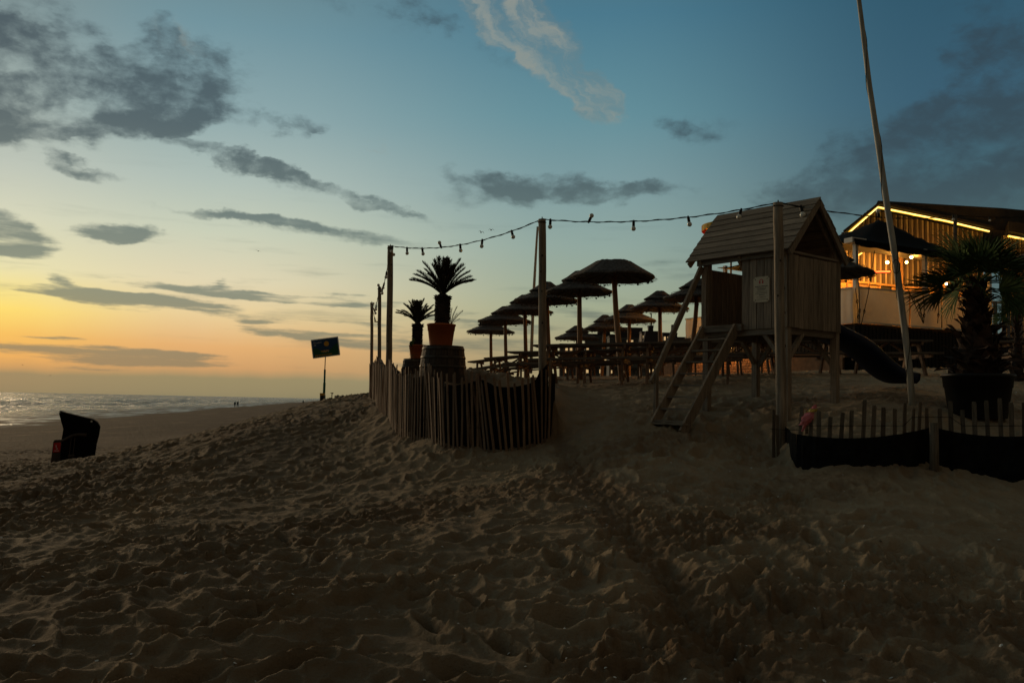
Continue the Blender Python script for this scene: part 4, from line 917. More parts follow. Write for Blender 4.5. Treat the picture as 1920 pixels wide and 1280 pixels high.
# big fan palm
d3 = 12.7; pb = P(1834, 787, d3); rimz = P(1834, 702, d3).z; zg = H(pb.x, pb.y)-.03
pot('black_pot', (pb.x, pb.y, zg), .465, rimz-zg, 'bpot', 'large black tub holding the big fan palm behind the low fence', None)
def fan_palm(c, Ht, rb, rt_, nl, sc, label, seed, nbt=110):
    o = empty('fan_palm', c, 0, label, 'fan palm'); rr = random.Random(seed)
    m = MB(); m.lathe([(rb*.8, -.15), (rb, 0), (rb*1.02, Ht*.2), (rb*.85, Ht*.42), (rt_, Ht*.65), (rt_*.85, Ht), (.02, Ht+.03)], 20, jit=.05); m.build('trunk', 'bark', o, True)
    bt_ = []
    for k in range(5):
        m = MB(); w = .055+.01*k; L_ = .13+.02*k; m.add([(-w, 0, 0), (w, 0, 0), (w*.8, .05, L_*.5), (rr.uniform(-.3, .3)*w+w*.3, .11+.02*k, L_), (-w*.4, .10, L_*.95), (-w*.9, .05, L_*.45), (0, .015, L_*.45), (0, .03, 0)], [(0, 7, 6, 5), (7, 1, 2, 6), (5, 6, 3, 4), (6, 2, 3), (1, 7, 0)]); bt_.append(m.mesh('leaf_base', 'boot'))
    for i in range(nbt):
        t = i/nbt; z = Ht*t; r = np.interp(t, [0, .2, .42, .65, 1], [rb, rb*1.02, rb*.85, rt_, rt_*.85])*.94; a = i*2.399+rr.uniform(-.2, .2)
        f = link('leaf_base', bt_[rr.randrange(5)], o); s = np.interp(t, [0, .5, 1], [1.35, 1.1, .75])*sc*rr.uniform(.8, 1.2)
        f.location = (math.cos(a)*r, math.sin(a)*r, z); f.rotation_euler = (rr.uniform(-.9, .15)*(1 if t < .55 else .4), 0, a-PI/2); f.scale = (s, s, s)
    for i in range(nl):
        t = (i+.5)/nl; a = i*2.399+rr.uniform(-.15, .15); elv = 1.15-1.45*t**1.0+rr.gauss(0, .07)
        f = link('fan_leaf', FANS[rr.randrange(6)], o); f.location = (0, 0, Ht-.04+.04*(1-t))
        f.matrix_local = Matrix.Translation((0, 0, Ht-.04)) @ Matrix.Rotation(a, 4, 'Z') @ Matrix.Rotation(-elv, 4, 'Y') @ Matrix.Rotation(rr.gauss(0, .45), 4, 'X') @ Matrix.Scale(sc*rr.uniform(.88, 1.05), 4)
    return o
fan_palm((pb.x, pb.y, rimz-.06), 1.36, .25, .10, 26, 1.0, 'big fan palm with a shaggy trunk and spiky dark crown, before the pavilion', 4)
pq = P(1907, 640, 18); fan_palm((pq.x, pq.y, H(pq.x, pq.y)), P(1907, 585, 18).z-H(pq.x, pq.y), .10, .05, 18, .62, 'small fan palm at the right edge beside the picnic table', 6, 40)
# ------------------------------------------------------------------ thatched parasols
def canopy_mesh(kind, R, seed):
    rr = random.Random(seed); m = MB(); n = 72
    def tier(prof, und):
        vs = []; pr = prof+und
        off = [rr.uniform(-1, 1) for _ in range(n)]; wav = [rr.uniform(0, 6) for _ in range(3)]
        for i, (r, z) in enumerate(pr):
            for j in range(n):
                a = 2*PI*j/n; q = 1+.008*off[j]+.018*math.sin(3*a+wav[0])+.012*math.sin(7*a+wav[1]); zz = z+.010*off[(j*7) % n]+.012*math.sin(5*a+wav[2])*(r/R)
                vs.append((r*q*math.cos(a), r*q*math.sin(a), zz))
        k = len(pr); m.add(vs, [(i*n+j, i*n+(j+1) % n, (i+1)*n+(j+1) % n, (i+1)*n+j) for i in range(k-1) for j in range(n)])
    def straw(r0, z0, r1, z1, cnt, ln, w=.006, drop=.5):
        for _ in range(cnt):
            a = rr.uniform(0, 2*PI); t = rr.random(); r = r0+(r1-r0)*t; z = z0+(z1-z0)*t; d = Vector((math.cos(a)*(1-.3*drop), math.sin(a)*(1-.3*drop), -drop*.6+rr.gauss(0, .14))); d += Vector((rr.gauss(0, .15), rr.gauss(0, .15), 0)); d.normalize()
            p = Vector((math.cos(a)*r, math.sin(a)*r, z)); s = Vector((-math.sin(a), math.cos(a), 0))*w; l_ = ln*rr.uniform(.5, 1.2); m.add([p-s, p+s, p+d*l_], [(0, 1, 2)])
    if kind == 0:
        tier([(.02, .72), (.13, .71), (.20, .65), (.40, .47), (.55, .37)], [(.50, .32), (.2, .42)])
        tier([(.16, .50), (.42, .33), (.65, .185), (.87, .07), (R*.985, .02), (R, -.02)], [(R*.96, -.055), (R*.6, .09), (R*.2, .3), (.05, .36)])
        straw(.49, .38, .50, .34, 300, .06); straw(.05, .68, .15, .67, 60, .05, .005, -.6); straw(.15, .66, .46, .42, 200, .09)
    else:
        tier([(.02, .52), (.24, .53), (.41, .525), (.45, .49), (.62, .34), (.80, .19), (.95, .07), (R*.99, .015), (R, -.02)], [(R*.96, -.06), (R*.6, .08), (R*.2, .24), (.05, .3)])
        straw(.25, .475, .46, .46, 340, .07, .005, -1.2); straw(.05, .48, .4, .475, 160, .05, .005, -2)
    straw(R*.96, -.02, R, -.07, 620, .07); straw(R*.93, -.08, R*.99, -.09, 260, .06, .007, 1.2); straw(.50, .33, R*.95, .05, 600, .10, .006, .7)
    for i in range(15):
        a = 2*PI*i/15+rr.uniform(-.1, .1); m.sphere((math.cos(a)*R*.93, math.sin(a)*R*.93, -.11), .032, 6, 4, (1, 1, 1.1))
    return m.mesh('thatch_canopy', 'thatch')
CAN = [canopy_mesh(0, 1.0, 1), canopy_mesh(0, 1.0, 2), canopy_mesh(1, 1.0, 3)]
def ribs_mesh():
    m = MB()
    for i in range(12): a = 2*PI*i/12; m.beam((math.cos(a)*.06, math.sin(a)*.06, .22), (math.cos(a)*.92, math.sin(a)*.92, -.07), .03, .03)
    return m.mesh('under_frame', 'slat2')
RIB = ribs_mesh()
def band_mesh(r, z):
    m = MB(); m.tube([(r*math.cos(a), r*math.sin(a), z+.008*math.sin(5*a)) for a in np.linspace(0, 2*PI, 49)], .007, 5); return m.mesh('binding_wire', 'wire')
BND = [band_mesh(.76, .165), band_mesh(.36, .505)]
def parasol(px_c, py_rim, d, px_pole, dia, kind, label, lean=0):
    c = P(px_c, py_rim, d); g = P(px_pole, 710, d); zg = H(c.x*.3+g.x*.7, g.y); o = empty('thatched_parasol', (g.x, g.y, zg), random.Random(px_c).uniform(0, 6), label, 'parasol', 'thatched parasols over the picnic tables')
    top = c-Vector((g.x, g.y, zg)); rz_ = o.rotation_euler.z; top = Matrix.Rotation(-rz_, 3, 'Z') @ top
    m = MB(); m.tube([(0, 0, -.3), (0, 0, 0), (top.x*.7, top.y*.7, top.z*.7), (top.x, top.y, top.z+.30)], [.075, .072, .066, .06], 14); m.build('pole', 'ppole', o, True)
    s = dia/2; cn = link('thatch_canopy', CAN[kind], o, loc=top+Vector((0, 0, .07))); zs = (1.0 if kind < 2 else 1.0); cn.scale = (s, s, .80 if kind < 2 else .72)
    rb_ = link('under_frame', RIB, cn)
    bd = link('binding_wire', BND[0], cn)
    if kind < 2: link('binding_wire', BND[1], cn)
    return o
parasol(1150, 525, 21.5, 1166, 2.04, 2, 'nearest thatched parasol, with a flat ragged top and leaning pole')
parasol(1086, 552, 24.3, 1088, 1.80, 0, 'thatched parasol just left of and behind the flat-topped one')
parasol(1025, 568, 27.0, 1031, 1.95, 1, 'thatched parasol whose canopy is crossed by the middle round post')
parasol(984, 588, 30.4, 987, 1.95, 0, 'thatched parasol left of the middle round post, fourth from the big one')
parasol(947, 606, 34.0, 950, 2.05, 1, 'thatched parasol second from the left end of the front row')
parasol(920, 625, 38.5, 922, 2.08, 0, 'leftmost thatched parasol of the front row, smallest in view beside the barrels')
parasol(1082, 637, 40.5, 1083, 2.0, 1, 'leftmost thatched parasol of the back row, low between two front poles')
parasol(1134, 620, 36.0, 1128, 1.75, 0, 'thatched parasol of the back row just right of its leftmost one')
parasol(1180, 604, 32.5, 1179, 1.9, 1, 'middle thatched parasol of the back row, right of the leaning pole')
parasol(1237, 582, 29.2, 1239, 1.92, 0, 'thatched parasol of the back row above the dark mansard building')
parasol(1308, 563, 26.2, 1292, 2.0, 1, 'thatched parasol partly hidden by the playhouse handrail')
parasol(1556, 517, 20.9, 1560, 2.0, 0, 'thatched parasol showing at the right side of the playhouse')
parasol(1976, 494, 20.5, 1976, 2.0, 1, 'thatched parasol cut off by the right edge, only its left rim in view')
# ------------------------------------------------------------------ picnic tables
def table_proto(Lt):
    o = empty('picnic_table', (0, 0, 0)); rr = random.Random(4)
    def bp(name, a, b, w, h, mt, up=(0, 0, 1)): m = MB(); m.beam(a, b, w, h, up); return m.build(name, mt, o)
    for i in range(5): yy = -.29+i*.145; bp('table_plank', (rr.uniform(-.01, .01), yy, .735), (Lt+rr.uniform(-.01, .01), yy, .735), .135, .038, 'table')
    for s in (-1, 1):
        for k in (0, 1): yy = s*(.585+k*.14); bp('bench_plank', (rr.uniform(-.01, .01), yy, .445), (Lt, yy, .445), .13, .036, 'table')
    for x in (.28, Lt-.28):
        for s in (-1, 1): bp('leg', (x, s*.60, -.18), (x, s*.20, .715), .095, .042, 'tleg', (1, 0, 0))
        bp('cross_beam', (x+.045, -.74, .395), (x+.045, .74, .395), .042, .085, 'tleg'); bp('cross_beam', (x+.045, -.35, .68), (x+.045, .35, .68), .042, .07, 'tleg')
    bp('diagonal_brace', (.33, 0, .38), (Lt*.5-.04, 0, .70), .07, .04, 'tleg'); bp('diagonal_brace', (Lt-.33, 0, .38), (Lt*.5+.04, 0, .70), .07, .04, 'tleg')
    return o
TP = table_proto(2.0); TP2 = table_proto(1.65)
first = {id(TP): True, id(TP2): True}
def table(px, d, yaw, label, proto=None, ztop=None, Lt=2.0):
    pr = proto or TP; g = P(px, 700, d); x, y = g.x, g.y; yw = math.radians(yaw); x2 = x+math.cos(yw)*Lt; y2 = y+math.sin(yw)*Lt
    z1, z2 = H(x, y), H(x2, y2)
    if first[id(pr)]: o = pr; first[id(pr)] = False
    else: o = copy_tree(pr)
    o.location = (x, y, z1 if ztop is None else ztop-.75); sl_ = math.atan2(z2-z1, Lt)*.9
    o.rotation_euler = Matrix.Rotation(yw, 3, 'Z').to_4x4().to_euler() if False else (Matrix.Rotation(yw, 3, 'Z') @ Matrix.Rotation(-sl_, 3, 'Y')).to_euler()
    return tag(o, label, 'picnic table', 'wooden picnic tables on the sand terrace')
table(1008, 17.6, -14, 'nearest long picnic table, its left end beside the middle round post', TP)
table(1190, 17.0, -14, 'picnic table ending behind the playhouse ladder', TP)
table(958, 21.6, -14, 'picnic table just left of the middle round post')
table(1080, 20.8, -14, 'picnic table behind the nearest long table')
table(1240, 20.2, -10, 'picnic table behind the playhouse ladder, second row')
table(917, 25.0, -14, 'picnic table under the fourth and fifth parasols of the front row')
table(1050, 24.2, -12, 'picnic table beyond the middle post, third row')
table(1180, 23.6, -12, 'picnic table right of the leaning parasol pole, third row')
table(887, 28.8, -14, 'picnic table second from the left, near the bigger barrel')
table(1010, 28.4, -12, 'picnic table under the third parasol, fourth row')
table(1130, 27.8, -12, 'far picnic table under the back row of parasols, left part')
table(1225, 27.0, -12, 'far picnic table under the back row of parasols, right part')
table(871, 33.0, -14, 'leftmost picnic table, just right of the bigger barrel')
table(975, 33.2, -12, 'farthest picnic table seen between the front parasol poles')
table(1335, 18.6, -6, 'picnic table seen through the playhouse legs, left one', TP2, None, 1.65)
table(1412, 19.6, 4, 'picnic table seen through the playhouse legs, right one', TP)
table(1330, 22.5, -6, 'dark picnic table behind the playhouse floor, before the lit brick wall', TP2, None, 1.65)
table(1598, 19.6, 2, 'round-ended looking picnic table between the slide and the flagpole', TP2, None, 1.65)
table(1858, 19.5, -4, 'picnic table at the right edge beyond the big fan palm', TP)
table(1890, 23.0, -4, 'second picnic table at the right edge, under the deck fence', TP2, None, 1.65)
# paper menus on the tables
for (px, py, d, w) in ((1022, 655.5, 17.55, .5), (1165, 647.5, 17.0, .2), (1293, 640, 16.6, .42)):
    pass
# ------------------------------------------------------------------ pavilion
U = Vector((.9, .435, 0)).normalized(); V = Vector((-U.y, U.x, 0)); C0 = P(1606, 600, 25.0); C0.z = 0
DZ = E+2.43; yawP = math.atan2(U.y, U.x); GZ = E+.95
PV_ = empty('beach_pavilion', (C0.x, C0.y, GZ), yawP, 'beach pavilion with striped cladding, glowing gable line and raised terrace', 'building')
def L3(u, v, z): return Vector((u, v, z-GZ))
def pbox(name, u0, u1, v0, v1, z0, z1, mt, parent=PV_): 
    m = MB(); a = L3((u0+u1)/2, (v0+v1)/2, (z0+z1)/2); m.box((0, 0, 0), (u1-u0, v1-v0, z1-z0)); return m.build(name, mt, parent, loc=a if parent is PV_ else a-parent.location)
rnd = random.Random(8)
pbox('deck_floor', 0.02, 17, .02, 9.6, DZ-.12, DZ-.02, 'deckdark')
pbox('deck_underside', .35, 17, .35, 9.4, GZ-.6, DZ-.13, 'deckdark')
sb = boxmesh('skirt_board', (.12, .03, DZ-.1-(GZ-.5)), 'deckdark')
for i in range(100): o = link('skirt_board', sb, PV_, L3(.07+i*.15, .0, (DZ-.1+GZ-.5)/2))
sb2 = boxmesh('skirt_board', (.03, .12, .62), 'deckdark')
for i in range(62): o = link('skirt_board', sb2, PV_, L3(.0, .1+i*.15, DZ-.12-.31))
# low brick wall under the side of the deck
zb0, zb1 = GZ-.25, DZ-.74
pbox('wall_core', .08, .16, .6, 9.3, zb0, zb1, 'mortar')
bk = boxmesh('brick', (.05, .205, .075), 'brick'); nr = int((zb1-zb0)/.09)
for r in range(nr):
    for i in range(24):
        v = .75+i*.222+(.11 if r % 2 else 0)+2.6
        if v < 9.2: link('brick', bk, PV_, L3(.05+rnd.uniform(-.004, .004), v, zb0+.045+r*.09))
# white wind screens
def screen(name, u0, u1, v0, v1, z0, z1):
    o = empty(name); o.parent = PV_; o.location = L3(u0, v0, z0)
    n = 24; m = MB(); vs = []
    for i in range(n+1):
        t = i/n; u = (u1-u0)*t; v = (v1-v0)*t; b = .012*math.sin(t*9)+.006*math.sin(t*31)
        nx, ny = (0, -1) if u1 != u0 else (-1, 0)
        for z in (0, (z1-z0)*.5, z1-z0): vs.append((u+nx*(b+.02*(z == (z1-z0)*.5)), v+ny*(b+.02*(z == (z1-z0)*.5)), z))
    m.add(vs, [(i*3+j, i*3+3+j, i*3+4+j, i*3+1+j) for i in range(n) for j in range(2)]); m.build('canvas_sheet', 'canvas', o, True)
    for z in (.0, z1-z0): m = MB(); m.beam((nx*.03, ny*.03, z), (u1-u0+nx*.03, v1-v0+ny*.03, z), .03, .05); m.build('hem', 'canvas', o)
    return o
screen('wind_screen', .0, 2.0, -.06, -.06, DZ, DZ+.98); screen('wind_screen', 2.06, 3.35, -.06, -.06, DZ, DZ+.98); screen('wind_screen', 3.4, 5.6, -.06, -.06, DZ, DZ+.98)
screen('wind_screen', -.06, -.06, .05, 1.55, DZ, DZ+.98)
for k in range(4): screen('wind_screen', -.06, -.06, 1.6+k*1.55, 3.1+k*1.55, DZ, DZ+(.98 if k < 2 else .66))
# grey boarded screen to the right
for i in range(22):
    u = 5.72+i*.2
    if i in (1, 8, 13): continue
    pbox('fence_board', u, u+.17, -.05, -.02, DZ-.12, DZ+.98+rnd.uniform(-.01, .01), 'greyw')
pbox('screen_rail', 5.7, 10.2, -.01, .05, DZ+.93, DZ+1.0, 'white')
# tent posts
for (u, v) in ((.10, .12), (2.9, .12), (5.75, .12), (.10, 4.2), (.10, 5.8), (3.0, 4.3)): pbox('tent_post', u-.055, u+.055, v-.055, v+.055, DZ-.02, E+4.78, 'white')
pbox('gutter_box', -.2, .35, -.05, .25, E+4.68, E+4.82, 'white')
# straps
for (a, b) in (((1606, 470), (1612, 620)), ((1640, 470), (1612, 622)), ((1719, 560), (1731, 604)), ((1730, 545), (1732, 606)), ((1758, 545), (1758, 606)), ((1791, 540), (1806, 590)), ((1701, 540), (1731, 606)), ((1604, 540), (1609, 612))):
    m = MB(); p = P(a[0], a[1], 24.7); q_ = P(b[0], b[1], 24.7); Mi = Matrix.Rotation(-yawP, 3, 'Z'); m.tube([Mi @ (p-PV_.location), Mi @ ((p+q_)/2-PV_.location+Vector((.03, 0, -.05))), Mi @ (q_-PV_.location)], .011, 5)
    for t_ in (.35, .75): c_ = Mi @ (p.lerp(q_, t_)-PV_.location); m.tube([c_+Vector((.02+.035*math.cos(a_), -.01, .06*math.sin(a_))) for a_ in np.linspace(0, 2*PI, 9)], .009, 4); m.build('strap', 'wire', PV_)
# tent canopies (stretched cloth, peaked)
def tent(u0, u1, v0, v1, ze, zp, pu, pv, name='tent_canopy'):
    n = 20; m = MB(); vs = []
    for i in range(n+1):
        for j in range(n+1):
            s, t = i/n, j/n; u = u0+(u1-u0)*s; v = v0+(v1-v0)*t
            a = s/pu if s < pu else (1-s)/(1-pu); b = t/pv if t < pv else (1-t)/(1-pv); k = min(a, b)
            z = ze+(zp-ze)*(k**1.6) + .85*t*t*(1-k)*(zp > E+6) - .10*math.sin(PI*s)*(1-k)*.6-.1*math.sin(PI*t)*(1-k)*.6
            vs.append(L3(u, v, z))
    m.add(vs, [(i*(n+1)+j, (i+1)*(n+1)+j, (i+1)*(n+1)+j+1, i*(n+1)+j+1) for i in range(n) for j in range(n)]); tc_ = m.build(name, 'tent', PV_, True)
    sm_ = tc_.modifiers.new('thickness', 'SOLIDIFY'); sm_.thickness = .02
    m = MB(); rr = random.Random(3); pts_ = []                                    # scalloped valance
    for (ua, va, ub, vb) in (((u0, v0, u1, v0),) if zp > E+6 else ()):
        n2 = 30; vv = []
        for i in range(n2+1):
            t = i/n2; u = ua+(ub-ua)*t; v = va+(vb-va)*t; zt = ze-.1*math.sin(PI*t)*.6; vv += [L3(u-.003, v-.003, zt+.0), L3(u-.003, v-.003, zt-.16-.05*abs(math.sin(t*PI*7)))]
        m.add(vv, [(2*i, 2*i+2, 2*i+3, 2*i+1) for i in range(n2)])
    if m.v: m.build('valance', 'tent', PV_)
tent(-.15, 5.9, -.1, 4.3, E+4.78, E+6.2, .62, .55)
tent(-.15, 5.6, 4.35, 5.9, E+4.72, E+5.75, .52, .5)
# facade
FV = 4.5
def zl(u): return np.interp(u, [4.0, 5.47, 11.35], [E+6.06, E+7.15, E+6.90])
u = 1.0; i = 0
while u < 11.3:
    w = .135; zt = (zl(u+w/2)-.06) if u > 3.98 else E+5.2; d_ = .035 if i % 2 else .0
    pbox('cladding_board', u+.006, u+w-.006, FV-.05-d_, FV, DZ+2.05 if u > 2.6 else DZ, zt, ('clad', 'clad2')[i % 2])
    u += w; i += 1
pbox('facade_backing', 1.0, 11.9, FV+.01, FV+.08, DZ, E+5.0, 'mortar')
m = MB(); m.prism([(4.0, E+5.0-GZ), (4.0, E+5.96-GZ), (5.47, E+7.05-GZ), (11.35, E+6.8-GZ), (11.35, E+5.0-GZ)], FV+.01, FV+.08); m.build('facade_backing', 'deckdark', PV_)
# ground floor of the facade: panels, door, window, board
i = 0; u = 2.65
while u < 11.8:
    mt = ['inter', 'chalk', 'inter', 'inter', 'mortar'][i % 5]; w = [.55, .62, .5, .42, .6][i % 5]
    nm = ['wall_panel', 'dark_door', 'wall_panel', 'wall_panel', 'dark_door'][i % 5]
    pbox(nm, u+.02, u+w-.02, FV-.045, FV, DZ, DZ+1.95, mt); pbox('door_frame', u-.035, u+.015, FV-.09, FV, DZ, DZ+2.0, 'inter'); u += w; i += 1
pbox('light_beam', 1.0, 11.8, FV-.12, FV-.02, DZ+1.97, DZ+2.04, 'inter')
pbox('menu_board', 7.35, 7.85, FV-.16, FV-.12, DZ+.75, DZ+1.85, 'chalk')
m = MB(); rr = random.Random(1)
for r in range(9):
    x = 7.4
    while x < 7.78: w = rr.uniform(.02, .07); m.box(L3(x+w/2, FV-.168, DZ+.85+r*.1), (w, .004, .02)); x += w+.025
m.build('chalk_lines', 'inter', PV_)
w_ = pbox('bright_window', 6.75, 7.2, FV-.16, FV-.13, DZ+1.1, DZ+1.75, 'lit'); pbox('window_frame', 6.70, 7.25, FV-.125, FV-.1, DZ+1.05, DZ+1.8, 'chalk')
for k, (u_, v_) in enumerate(((5.6, 2.2), (7.2, 3.0), (8.6, 2.4), (4.6, 1.6))):
    st_ = empty('bar_table'); st_.parent = PV_; st_.location = L3(u_, v_, DZ)
    m = MB(); m.lathe([(.001, 1.12), (.36, 1.12), (.36, 1.16), (.001, 1.16)], 20); m.build('table_top', 'table', st_); m = MB(); m.tube([(0, 0, 0), (0, 0, 1.12)], .04, 8); m.build('table_leg', 'wire', st_)
for k in range(3): pbox('wall_beam', 4.6+k*2.2, 4.7+k*2.2, FV-.2, FV-.1, DZ, E+5.6, 'inter')
# roofs: the rear runs back along the street, not square to the front
SH = Matrix.Rotation(-yawP, 3, 'Z') @ Vector((.40, .915, 0))
def sheared(poly, v0, depth, name, mt='roofing'):
    n = len(poly); a = [Vector((x, v0, z-GZ)) for x, z in poly]; m = MB(); m.add(a+[q+SH*depth for q in a], [tuple(range(n)), tuple(range(2*n-1, n-1, -1))]+[(i, i+n, (i+1) % n+n, (i+1) % n) for i in range(n)]); return m.build(name, mt, PV_)
sheared([(3.8, E+6.02), (5.47, E+7.20), (5.47, E+7.30), (3.72, E+6.08)], FV-.45, 7, 'roof_slope')
sheared([(5.47, E+7.20), (11.5, E+6.95), (11.5, E+7.05), (5.47, E+7.30)], FV-.45, 7, 'roof_slope')
sheared([(5.47, E+7.24), (11.5, E+6.97), (19, E+6.95), (19, E+8.2), (12.2, E+7.85), (5.55, E+7.36)], FV-.3, 7, 'roof_upper')
sheared([(11.35, E+6.72), (19, E+6.62), (19, E+7.2), (11.35, E+7.1)], FV-1.15, 1.3, 'roof_lower')
u = 11.45; i = 0
while u < 18:
    pbox('cladding_board', u+.006, u+.129, FV-.9-(.04 if i % 2 else 0), FV-.84, DZ+1.2, E+6.62, ('clad', 'clad2')[i % 2]); u += .135; i += 1
pbox('facade_backing', 11.4, 18, FV-.83, FV-.78, DZ, E+6.6, 'deckdark')
for k in range(10): pbox('wall_panel', 11.45+k*.62, 11.45+k*.62+.56, FV-.92, FV-.84, DZ, DZ+1.14, 'inter' if k % 3 else 'chalk')
# LED strips
def led(name, pts_, r=.035, mt='led'):
    m = MB(); m.tube([L3(*p) for p in pts_], r*1.25, 6); o = m.build(name, 'led', PV_, True); m = MB(); m.tube([L3(p[0], p[1]-r*.9, p[2]) for p in pts_], r*.62, 6); m.build('led_core', 'ledcore', o, True)
    for a, b in zip(pts_[:-1], pts_[1:]):
        a = L3(*a); b = L3(*b); n = max(1, int((b-a).length/1.1))
        for i in range(n):
            l_ = bpy.data.lights.new('led_light', 'POINT'); l_.energy = 1.1; l_.color = (1, .58, .08); l_.shadow_soft_size = .05; lo = bpy.data.objects.new('led_light', l_); C.objects.link(lo); lo.parent = o; lo.location = a.lerp(b, (i+.5)/n)+Vector((0, -.06, -.05))
    return o
led('led_strip', [(4.02, FV-.36, E+6.02), (5.44, FV-.36, E+7.09)], .03, 'ledcore')
led('led_strip', [(5.47, FV-.36, E+7.10), (9.0, FV-.36, E+6.98), (11.3, FV-.36, E+6.84)], .032, 'ledcore')
led('led_strip', [(11.45, FV-1.05, E+6.56), (13.6, FV-1.05, E+6.50), (18, FV-1.05, E+6.44)], .036, 'ledcore')
led('led_strip', [(4.0, FV-.3, E+5.02), (4.75, FV-.3, E+5.42)], .02, 'ledcore')
# lamps
def lamp(u, v, z, r=.055, en=28, nm='terrace_lamp'):
    o = empty(nm); o.parent = PV_; o.location = L3(u, v, z)
    m = MB(); m.sphere((0, 0, 0), r, 12, 8); m.build('lamp_glass', 'lamp', o, True); m = MB(); m.tube([(0, 0, r*.8), (0, 0, r*1.8)], [.03, .02], 8); m.build('lamp_cap', 'wire', o)
    if en:
        l_ = bpy.data.lights.new('warm_lamp_light', 'POINT'); l_.energy = en*14; l_.color = (1, .40, .06); l_.shadow_soft_size = .08; lo = bpy.data.objects.new('warm_lamp_light', l_); C.objects.link(lo); lo.parent = o; lo.location = (0, -.12, -.05)
lamp(4.2, 3.6, E+4.68, .055, 14); lamp(5.3, 3.6, E+5.06, .055, 16); lamp(5.17, 2.5, E+5.08, .05, 14); lamp(5.4, 2.4, E+5.2, .045, 0); lamp(5.3, 2.8, E+4.96, .045, 0); lamp(8.96, 1.5, E+4.28, .07, 7); lamp(10.6, 2.2, E+4.4, .05, 8); lamp(8.0, 3.4, E+4.5, .05, 12)
lamp(.5, 6.9, E+4.1, .05, 16); lamp(2.2, 3.4, E+4.6, .05, 12)
# heater
h_ = empty('terrace_heater'); h_.parent = PV_; h_.location = L3(4.3, 3.0, E+4.57)
m = MB(); m.beam((-.45, 0, -.04), (.45, .0, .05), .10, .09); m.build('heater_case', 'wire', h_); m = MB(); m.tube([(-.38, -.065, -.03), (.36, -.065, .04)], .026, 8); m.build('heater_tube', 'heat', h_)
# lamp under the deck that lights the brick wall
ul = empty('wall_lamp'); ul.parent = PV_; ul.location = L3(-.32, 5.0, E+1.95)
m = MB(); m.sphere((0, 0, 0), .035, 10, 6); m.build('lamp_glass', 'lamp', ul, True)
for (v, en) in ((3.8, 12), (5.3, 12), (6.8, 12)):
    l_ = bpy.data.lights.new('wall_light', 'POINT'); l_.energy = en; l_.color = (1, .42, .08); l_.shadow_soft_size = .05; lo = bpy.data.objects.new('wall_light', l_); C.objects.link(lo); lo.parent = ul; lo.location = (-.1, v-5.0, -.02)
# striped parasol on the far end of the deck
sp_ = P(1370, 480, 30.3); o = empty('striped_parasol', (sp_.x, sp_.y, DZ), 0, 'red and yellow striped parasol edge showing behind the playhouse roof', 'parasol')
rz0 = P(1316, 422, 30.3).z-DZ; m = MB(); m.tube([(0, 0, 0), (.02, 0, rz0+.3)], .035, 10); m.build('pole', 'pole', o, True)
for k in range(8):
    m = MB(); a0, a1 = 2*PI*k/8, 2*PI*(k+1)/8; vs = []
    for t in np.linspace(0, 1, 5):
        a = a0+(a1-a0)*t; vs += [(.03*math.cos(a), .03*math.sin(a), rz0+.30), (.98*math.cos(a), .98*math.sin(a), rz0+.0), (.98*math.cos(a), .98*math.sin(a), rz0-.22+.03*math.sin(t*PI))]
    m.add(vs, [(3*i, 3*i+1, 3*i+4, 3*i+3) for i in range(4)]+[(3*i+1, 3*i+2, 3*i+5, 3*i+4) for i in range(4)]); m.build('canopy_panel', 'rp' if k % 2 else 'yp', o)
# ------------------------------------------------------------------ far apartment buildings
def apartment(x0, x1, ytop, d, floors, cols, body, label, ph=None, lit=.4, roof=None):
    a = P(x0, ytop, d); b = P(x1, ytop, d); w = b.x-a.x; gz_ = E+d*(.018); h = a.z-gz_; o = empty('apartment_building', ((a.x+b.x)/2, d, gz_), random.Random(x0).uniform(-.05, .05), label, 'building', None); rr = random.Random(x0)
    m = MB(); m.box((0, w*.3, h/2-2), (w, w*.6, h+4)); m.build('wall', body, o)
    m = MB(); m.box((0, w*.3, h+.15), (w*1.03, w*.63, .3)); rf_ = m.build('roof', 'bldg2', o)
    if ph: 
        m = MB(); m.box((w*ph[0], w*.25, h+.3+ph[2]/2), (w*ph[1], w*.35, ph[2])); m.build('roof_house', 'bldg2', rf_)
    fh = h/floors
    for f in range(floors):
        m = MB(); m.box((0, -.45, f*fh+.1), (w*.94, .9, .18)); m.box((0, -.88, f*fh+.5), (w*.94, .05, .7)); m.build('balcony', 'bldg3' if rr.random() < .5 else 'bldg', o)
        for c in range(cols):
            x = -w/2+w*(c+.5)/cols; ww = w/cols*.62; m = MB(); m.box((x, -.02, f*fh+fh*.52), (ww, .12, fh*.55)); fo = m.build('window', 'bldg2', o); m = MB(); m.box((x, -.10, f*fh+fh*.52), (ww*.86, .05, fh*.47)); m.build('pane', 'lit' if rr.random() < lit else 'pane', fo)
    return o
apartment(1098, 1156, 628, 190, 5, 7, 'bldg', 'grey far apartment block with glass balconies, leftmost of the far buildings', (.1, .4, .6), .12)
apartment(1143, 1212, 632, 170, 5, 9, 'bldg', 'far apartment block with a dark box on its roof and many lit windows', (.1, .62, 1.7), .62)
apartment(1203, 1240, 624, 150, 5, 4, 'bldg3', 'far block with a dark mansard top and a tall roof mast', None, .6)
apartment(1243, 1270, 626, 175, 5, 4, 'bldg2', 'dark far building with a small roof turret, right of the mast', (.25, .22, 1.6), .3)
apartment(1262, 1330, 634, 185, 4, 8, 'bldg2', 'low dark far building behind the playhouse handrail', None, .4)
apartment(1050, 1100, 646, 210, 4, 6, 'bldg3', 'low pale far building at the left of the apartment row', None, .5)
a = P(1222, 622, 149); o = empty('mansard_roof', a, 0, 'dark mansard roof with aerials on the far block', 'roof')
bpy.data.objects.remove(o)
